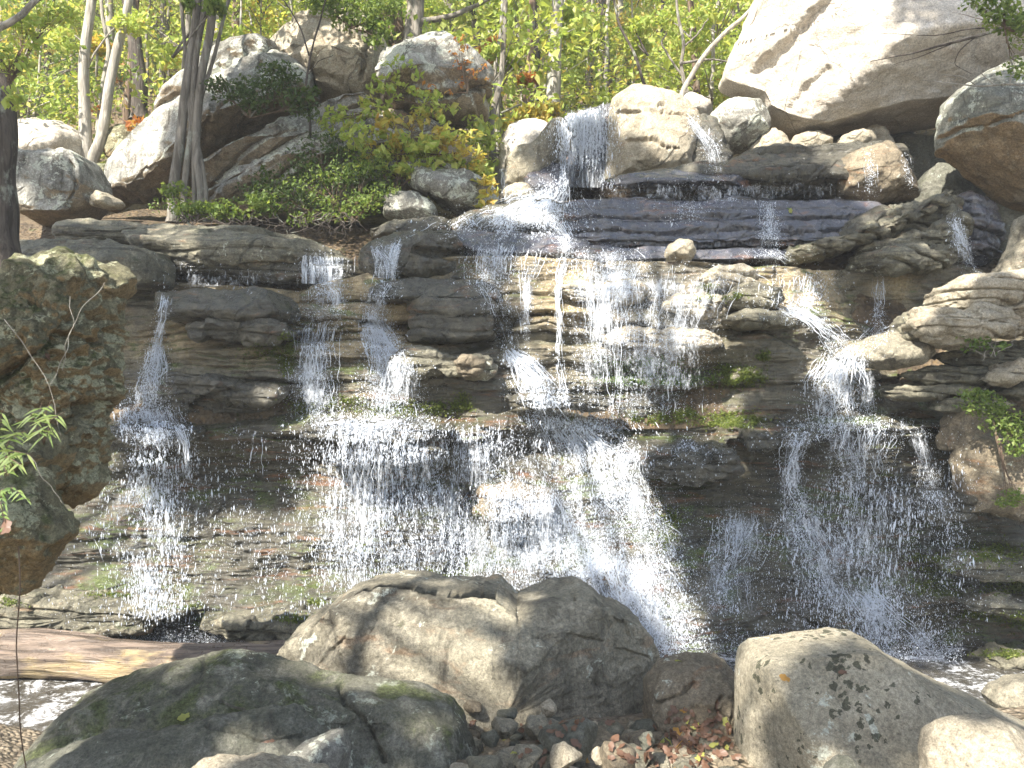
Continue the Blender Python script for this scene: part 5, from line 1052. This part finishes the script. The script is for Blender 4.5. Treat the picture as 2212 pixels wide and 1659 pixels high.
bush("dark feathery evergreen bush spilling over the bush-hidden rock face", [(720,400,120,70,10.7,1100),(600,430,110,40,10.6,700),(650,370,80,50,10.7,400),(800,390,70,60,10.8,700),(700,330,70,60,11.0,450),(560,400,60,40,10.9,300)], 'dark', .045, cs=14, stems=[([(740,470),(720,420),(690,330)],6,2,10.9)])
bush("spray of yellow and green maple leaves hanging in front of the jutting grey block", [(900,290,120,40,10.9,130),(840,330,100,45,10.9,100),(960,300,90,36,10.9,150),(1000,330,60,50,10.9,120),(880,250,80,24,10.9,80),(1050,400,24,60,10.6,90)], 'gold', .095, cs=12, stems= [([(800,440),(840,390),(880,330),(950,290)],5,2,10.9)], bark='brown')
bush("leafy green maple bough mixed through the yellow spray", [(860,350,90,60,10.8,300),(790,330,70,70,10.8,240),(940,330,80,60,10.8,300),(900,440,30,20,10.7,60)], 'lime', .095, cs=12)
bush("hemlock boughs drooping over the furrowed face of the tilted outcrop", [(540,210,60,46,11.0,700),(600,170,60,36,11.2,600),(480,190,40,30,10.9,300),(660,220,50,40,11.0,420)], 'dark', .05)
bush("hemlock spray hanging at the top edge before the thick brown tree", [(760,25,80,36,11.6,900),(810,70,40,28,11.6,400),(700,10,60,22,11.6,400),(850,20,30,26,11.6,200)], 'green', .055)
bush("bright ferny greenery along the foot of the stringy multi-stemmed tree", [(400,450,80,20,10.35,420),(480,455,70,22,10.3,420),(560,440,60,24,10.4,380),(370,415,40,26,10.5,200)], 'green', .05)
bush("dense low green tuft at the foot of the dark feathery bush", [(760,450,80,30,10.4,500),(820,420,50,40,10.5,350),(690,470,70,18,10.3,200),(700,400,90,60,10.5,400),(790,350,60,60,10.6,300)], 'green', .042)
bush("straggly bush with green leaves beside the thin blue trickle", [(1030,300,40,60,11.6,300),(1050,370,30,40,11.4,150),(1000,250,40,30,12,150)], 'lime', .085)
bush("orange-gold maple sapling glowing above the pale grey boulder", [(1150,255,60,22,13.2,330),(1180,240,40,24,13.4,180),(1110,262,36,14,13.2,90)], 'gold', .11)
bush("orange leaves scattered low on the slope by the forked pale tree", [(300,268,60,12,12.9,40),(220,230,40,16,13.5,30),(245,130,30,60,15,150),(380,220,40,20,14,60)], 'orange', .10, cs=8)
bush("thin green and yellow-green twigs of maple overhanging the grey angular block", [(860,160,70,50,11.0,130),(930,230,80,40,10.9,150),(820,220,70,50,11.0,180),(740,260,60,40,11.1,160)], 'lime', .08, cs=8)
bush("red maple leaves dotted over the grey angular block", [(1010,150,60,50,11.0,60),(990,110,40,40,11.1,40),(930,200,60,20,10.9,30)], 'orange', .05, cs=5)
bush("fine-leaved green bough in the upper corner before the huge overhanging boulder", [(2170,20,60,40,8.8,420),(2210,70,40,40,8.8,300),(2110,10,40,20,8.9,150),(2190,150,40,18,8.9,120)], 'green', .05)
bush("loose green bough hanging into view at the top corner by the crooked bare branch", [(20,130,60,50,7.4,160),(60,60,60,40,7.6,200),(110,30,60,30,8,160),(20,210,40,30,7.2,60)], 'lime', .06, cs=9)
bush("dry twiggy plant with a few green leaves growing from the sunlit ledges", [(2090,735,40,14,7.9,60),(2120,745,60,16,7.9,40)], 'weed', .045, [([(2150,770),(2130,730),(2080,735),(2040,745)],2,1,7.9), ([(2140,770),(2160,720),(2150,690)],2,1,7.9), ([(2130,770),(2090,750),(2060,700)],2,1,7.9), ([(2150,765),(2190,740),(2200,715)],2,1,7.9), ([(2120,780),(2140,740),(2170,735)],2,1,7.9)], bark='pale')
bush("green ferns draped over the shaded blocks at the side of the cliff", [(2140,880,60,16,7.75,420),(2180,920,60,24,7.7,600),(2100,855,50,10,7.8,260),(2200,960,40,24,7.65,300),(2190,1080,40,20,7.6,220)], 'green', .036)
# ---- moss cushions on the cliff
def moss(label, spots, leaf='moss'):
    V, F, n = [], [], 0
    for (u, v, ru, rv, k) in spots:
        k = k*2
        uu = u+RT.normal(0, .62, k)*ru; vv = v+RT.normal(0, .62, k)*rv; kp = perlin(np.stack([uu*.05, vv*.09, 0*uu], -1))+.5*perlin(np.stack([uu*.15, vv*.2, 0*uu], -1)) > RT.uniform(-.45, .35, k); uu, vv = uu[kp], vv[kp]
        c = at(uu, vv, depth(uu, vv)-.008-.035*RT.rand(len(uu))**2)
        a, f = leaves(c, .021, .6); V.append(a); F.append(f+n); n += len(a)
    V = np.concatenate(V); return tag(mesh("moss_patch", V, np.concatenate(F), LM[leaf], None, V.mean(0), False), label, "moss")
moss("bright green moss behind the drip curtain on the golden ledges", [(1370,800,60,22,1900),(1340,815,40,12,700),(1480,815,60,16,900),(1410,790,40,14,500)], 'weed')
moss("leafy green cushion on the ledge between the middle and side cascades", [(1590,905,44,14,1500),(1570,915,50,8,700),(1450,905,70,9,900),(1480,890,40,8,400)])
moss("yellow-green moss on the broken ledges beside the side cascade", [(1570,800,30,12,500),(1620,810,30,16,600),(1590,825,50,12,600),(1560,640,40,8,400),(1530,620,20,6,200),(1650,770,16,10,200)])
moss("vivid strip of moss by the glassy spout, two tiers of it", [(622,745,16,18,700),(620,785,16,16,600),(570,760,40,14,400)])
moss("green algae fringe on the shelf below the glassy and forked spouts", [(660,880,40,16,600),(860,885,60,14,900),(960,880,50,12,800),(1000,870,20,20,300),(740,870,40,14,400)])
moss("moss shelf low on the shaded cliff side, two bright tiers", [(2150,1195,60,18,1200),(2000,1205,40,8,500),(1990,1265,24,12,400),(2170,1270,50,12,500),(2030,1230,40,8,300)])
moss("lowest moss ledge near the half-submerged stone", [(2180,1415,50,10,900),(2200,1340,30,14,400),(2100,1330,40,8,300)])
moss("grassy moss at the waterline behind the fallen log", [(650,1335,40,8,500),(690,1300,24,6,250),(240,1285,50,6,300),(10,1300,30,10,200),(400,1310,40,5,200)])
moss("moss behind the strongest middle cascade, half hidden by drops", [(1010,1140,30,30,700),(1040,1210,60,12,700),(950,1240,60,10,400),(1445,1120,24,16,400),(1440,1160,20,30,400)])
# ---- weeds on the mossy rocks
def weed(label, base, blades, leaf='weed', w=.016):
    b = at(*base); root = empty("weed", b); tag(root, label, "weed"); T, Lf = Pool(), Pool()
    for (u, v, d, pairs, ln) in blades:
        e = at(u, v, d); L, V, F = stem([b, (b+e)/2+(0, -.03, .05), e], .0035, .0015, 14, 4, .01); T.add(V, F)
        for j in range(pairs):
            t = L[int(3+(10.*j)/max(1, pairs))]
            for sgn in (-1, 1):
                a = RT.uniform(.3, 1.2); dr = np.array((sgn*math.cos(a), -.35, RT.uniform(-.75, .25))); dr /= np.linalg.norm(dr); l = ln*RT.uniform(.7, 1.2); sd = np.cross(dr, (0, -1, .3)); sd /= np.linalg.norm(sd)
                s = np.array([0, .3, .6, 1.]); wd = np.array([.1, 1, .8, .05])*w*.5; c = t+dr*l*s[:, None]+np.array((0, 0, -1))*(l*.35*s**2)[:, None]
                Lf.add(np.concatenate([c+sd*wd[:, None], c-sd*wd[:, None]]), np.array([(i, i+1, i+5, i+4) for i in range(3)]))
    T.build("stem", BK['brown'], root); Lf.build("foliage", LM[leaf], root); return root
weed("leafy green weed with long narrow leaves on the mossy rock", (95,960,4.3), [(90,870,4.2,4,.10),(140,890,4.15,4,.10),(60,885,4.2,3,.09),(115,860,4.2,3,.09)], 'green', w=.012)
weed("ferny weed at the very edge with paired leaflets drooping", (0,1000,4.1), [(10,880,4.0,6,.09),(60,930,4.0,6,.10),(70,985,4.0,5,.09),(20,1030,4.0,5,.08),(50,1010,3.95,5,.08)], 'green', w=.013)
weed("small fern hanging below the wedge-shaped nub of rock", (0,1060,4.0), [(15,1100,3.95,6,.05),(70,1085,3.95,6,.05),(20,1160,3.9,6,.05)], w=.012)
# ---- loose stones in the gap between the boulders
KN = []
STN = [(1235,1600,150,70,'dark',"biggest slate-grey stone in the gravel, a dry leaf on top",4.05),(1330,1640,110,70,'brown',"flat pale brown stone beside the leaf litter",3.75),(1215,1640,80,55,'tan',"tan stone with a pale broken face at the bottom of the gravel",3.7),
 (1085,1575,75,40,'river',"wedge-shaped grey stone tilted over the dark gap",4.5),(1060,1600,50,40,'dark',"dark upright stone chip by the sunlit rim of the grey-brown shoulder",4.35),(1160,1575,60,50,'river',"stone leaning on the two-faced boulder with a striped side",4.6),
 (1185,1535,44,44,'tan',"brown knob of stone standing against the two-faced boulder",4.75),(1130,1640,90,50,'river',"square grey stone with a flat top near the bottom edge",3.7),(1050,1660,100,36,'ledge',"low wide stone cut off by the bottom edge",3.6),(1020,1530,50,30,'brown',"wet rust-brown stone tucked in the corner of the gap",4.85),
 (1280,1570,40,26,'tan',"small pale tan stone above the biggest slate-grey stone",4.5),(1400,1600,44,36,'dark',"dark little stone at the edge of the leaf litter",4.1),(1095,1545,60,26,'dark',"flat dark stone shingle wedged under the two-faced boulder",4.7),(1290,1640,36,50,'tan',"pale narrow stone next to the flat pale brown stone",3.8),(985,1560,50,34,'river',"shiny wet stone against the sunlit rim of the shoulder",4.6)]
def small_rock(u, v, wpx, hpx, d, mat, seed, label, group=None):
    r = np.random.RandomState(seed); k = 5+seed % 2; a = np.sort(r.uniform(0, 6.28, k)+np.arange(k)*.0); a = np.linspace(0, 6.28, k, endpoint=False)+r.uniform(-.3, .3, k)
    pl = [(u+math.cos(t)*wpx/2*r.uniform(.7, 1.2), v+math.sin(t)*hpx/2*r.uniform(.7, 1.2)) for t in a]
    return rock("stone", label, "stone", pl, d, wpx/PX*d*.42, mat, p=4.5, amp=.008, freq=6, seed=seed, res=1.3, cuts=14, cutd=(.18, .5), group=group)
for i, (u, v, w, h, m_, lab, d) in enumerate(STN): small_rock(u, v, w, h, d, M[m_], 200+i, lab)
GS = "small loose stones in the gravel"
for i in range(120):
    d = RT.uniform(3.5, 5.0); x = RT.uniform(-.30, 1.35); u = CX+x/d*PX; z = float(bed_z(x, d))+.01; v = CY-(z-CZ)/d*PX
    if not (985 < u < 1595) or (u > 1400 and d > 4.9): continue
    s = 22+66*RT.rand()**1.5; small_rock(u, v, s*RT.uniform(1., 1.6), s*.75, d, M[('river', 'tan', 'brown', 'dark', 'ledge')[i % 5]], 300+i, "small loose stone in the gravel between the boulders", GS)
# ---- fallen leaves
def leaf_obj(name, c, size, mat, label, group=None, nrm=(0, -.3, 1), cat="leaf"):
    n_ = np.array(nrm, float); n_ /= np.linalg.norm(n_); a = np.cross(n_, RT.normal(size=3)); a /= np.linalg.norm(a); b = np.cross(n_, a); k = 18
    t = np.linspace(0, 2*np.pi, k, endpoint=False); r = size*.5*(.60+.09*np.cos(5*t)+.05*np.cos(7*t+1)+.20*np.cos(2*t)+.12*np.cos(t)); V = c+(a[None]*np.cos(t)[:, None]+b[None]*np.sin(t)[:, None])*r[:, None]+n_[None]*(.18*size*np.cos(2*t+RT.rand()*3)*(r/size))[:, None]
    V = np.concatenate([V, [np.asarray(c)]]); F = np.array([(i, (i+1) % k, k) for i in range(k)])
    return tag(mesh(name, V, F, mat, None, c, False), label, cat, group)
bpy.context.view_layer.update(); dg = bpy.context.evaluated_depsgraph_get()
def surf(u, v):
    dr = at(u, v, 1.)-(0, 0, CZ); ok, lc, nn, *_ = SC.ray_cast(dg, (0, 0, CZ), dr); return np.array(lc)+np.array(nn)*.006, np.array(nn)
for (u, v, s, mt, lab) in [(1697,1466,.07,'orange',"bright red leaf on the sunlit corner of the speckled boulder"),(1822,1453,.055,'red',"dull brown leaf on the speckled boulder"),(400,1548,.075,'gold',"yellow leaf lying on the dark mossy hump"),(578,1603,.09,'red',"curled brown leaf on the ridged slab"),(1240,1575,.07,'red',"tan dry leaf on the biggest slate-grey stone"),
    (2316*.7373,620*.7373,.10,'gold',"orange leaf stuck to the blue wet slabs"),(2310*.7373,612*.7373,.06,'weed',"green leaf stuck to the blue wet slabs"),(100,1045*.7373,.09,'red',"brown leaf caught on the tall mossy boulder"),(15,1140,.12,'red',"big brown leaf on the pointed mossy rock"),(1465,1429,.07,'gold',"yellow leaf on top of the squat cracked rock"),(1440,1420,.06,'red',"dark red leaf on top of the squat cracked rock"),(1090,1600,.03,'gold',"tiny yellow leaf in the dark gravel")]:
    c, n_ = surf(u, v); leaf_obj("fallen_leaf", c, s, LM[mt], lab, None, n_+(0, -.1, .3))
for i in range(210):
    u = RT.normal(1500, 52) if i < 165 else RT.uniform(1010, 1560); v = RT.normal(1602, 36) if i < 165 else RT.uniform(1560, 1655)
    if u > 1588 or u < 1010 or v > 1670: continue
    c, n_ = surf(u, v)
    if c[1] > 5.3 or n_[2] < .2: continue
    leaf_obj("fallen_leaf", c+(0, 0, .02*RT.rand()), RT.uniform(.035, .085), LM['red' if RT.rand() < .9 else ('orange' if RT.rand() < .5 else 'gold')], "wet fallen leaf in the reddish litter between the boulders", "fallen leaves in the wet litter", n_+RT.normal(0, .5, 3)+(0, -.2, .4))

# ------------------------------------------------------------------ the air: spray mist, and thin haze added to lift blacks like glare
def haze_box(dens):
    N = NT("glare_haze"); pv = N.n("VolumePrincipled"); pv.inputs["Color"].default_value = (.95, .96, .94, 1); pv.inputs["Density"].default_value = dens; pv.inputs["Anisotropy"].default_value = .2
    N.t.links.new(pv.outputs[0], N.out.inputs[1])
    x0, x1, y0, y1, z0, z1 = -82, 82, -82, 92, -4, 52
    V = [(x, y, z) for x in (x0, x1) for y in (y0, y1) for z in (z0, z1)]; F = np.array([(0, 1, 3, 2), (4, 6, 7, 5), (0, 4, 5, 1), (2, 3, 7, 6), (0, 2, 6, 4), (1, 5, 7, 3)])
    tag(mesh("haze", V, F, N.m, None, None, False), "pale haze added as a glare veil", None, None, "stuff")
haze_box(.0033)
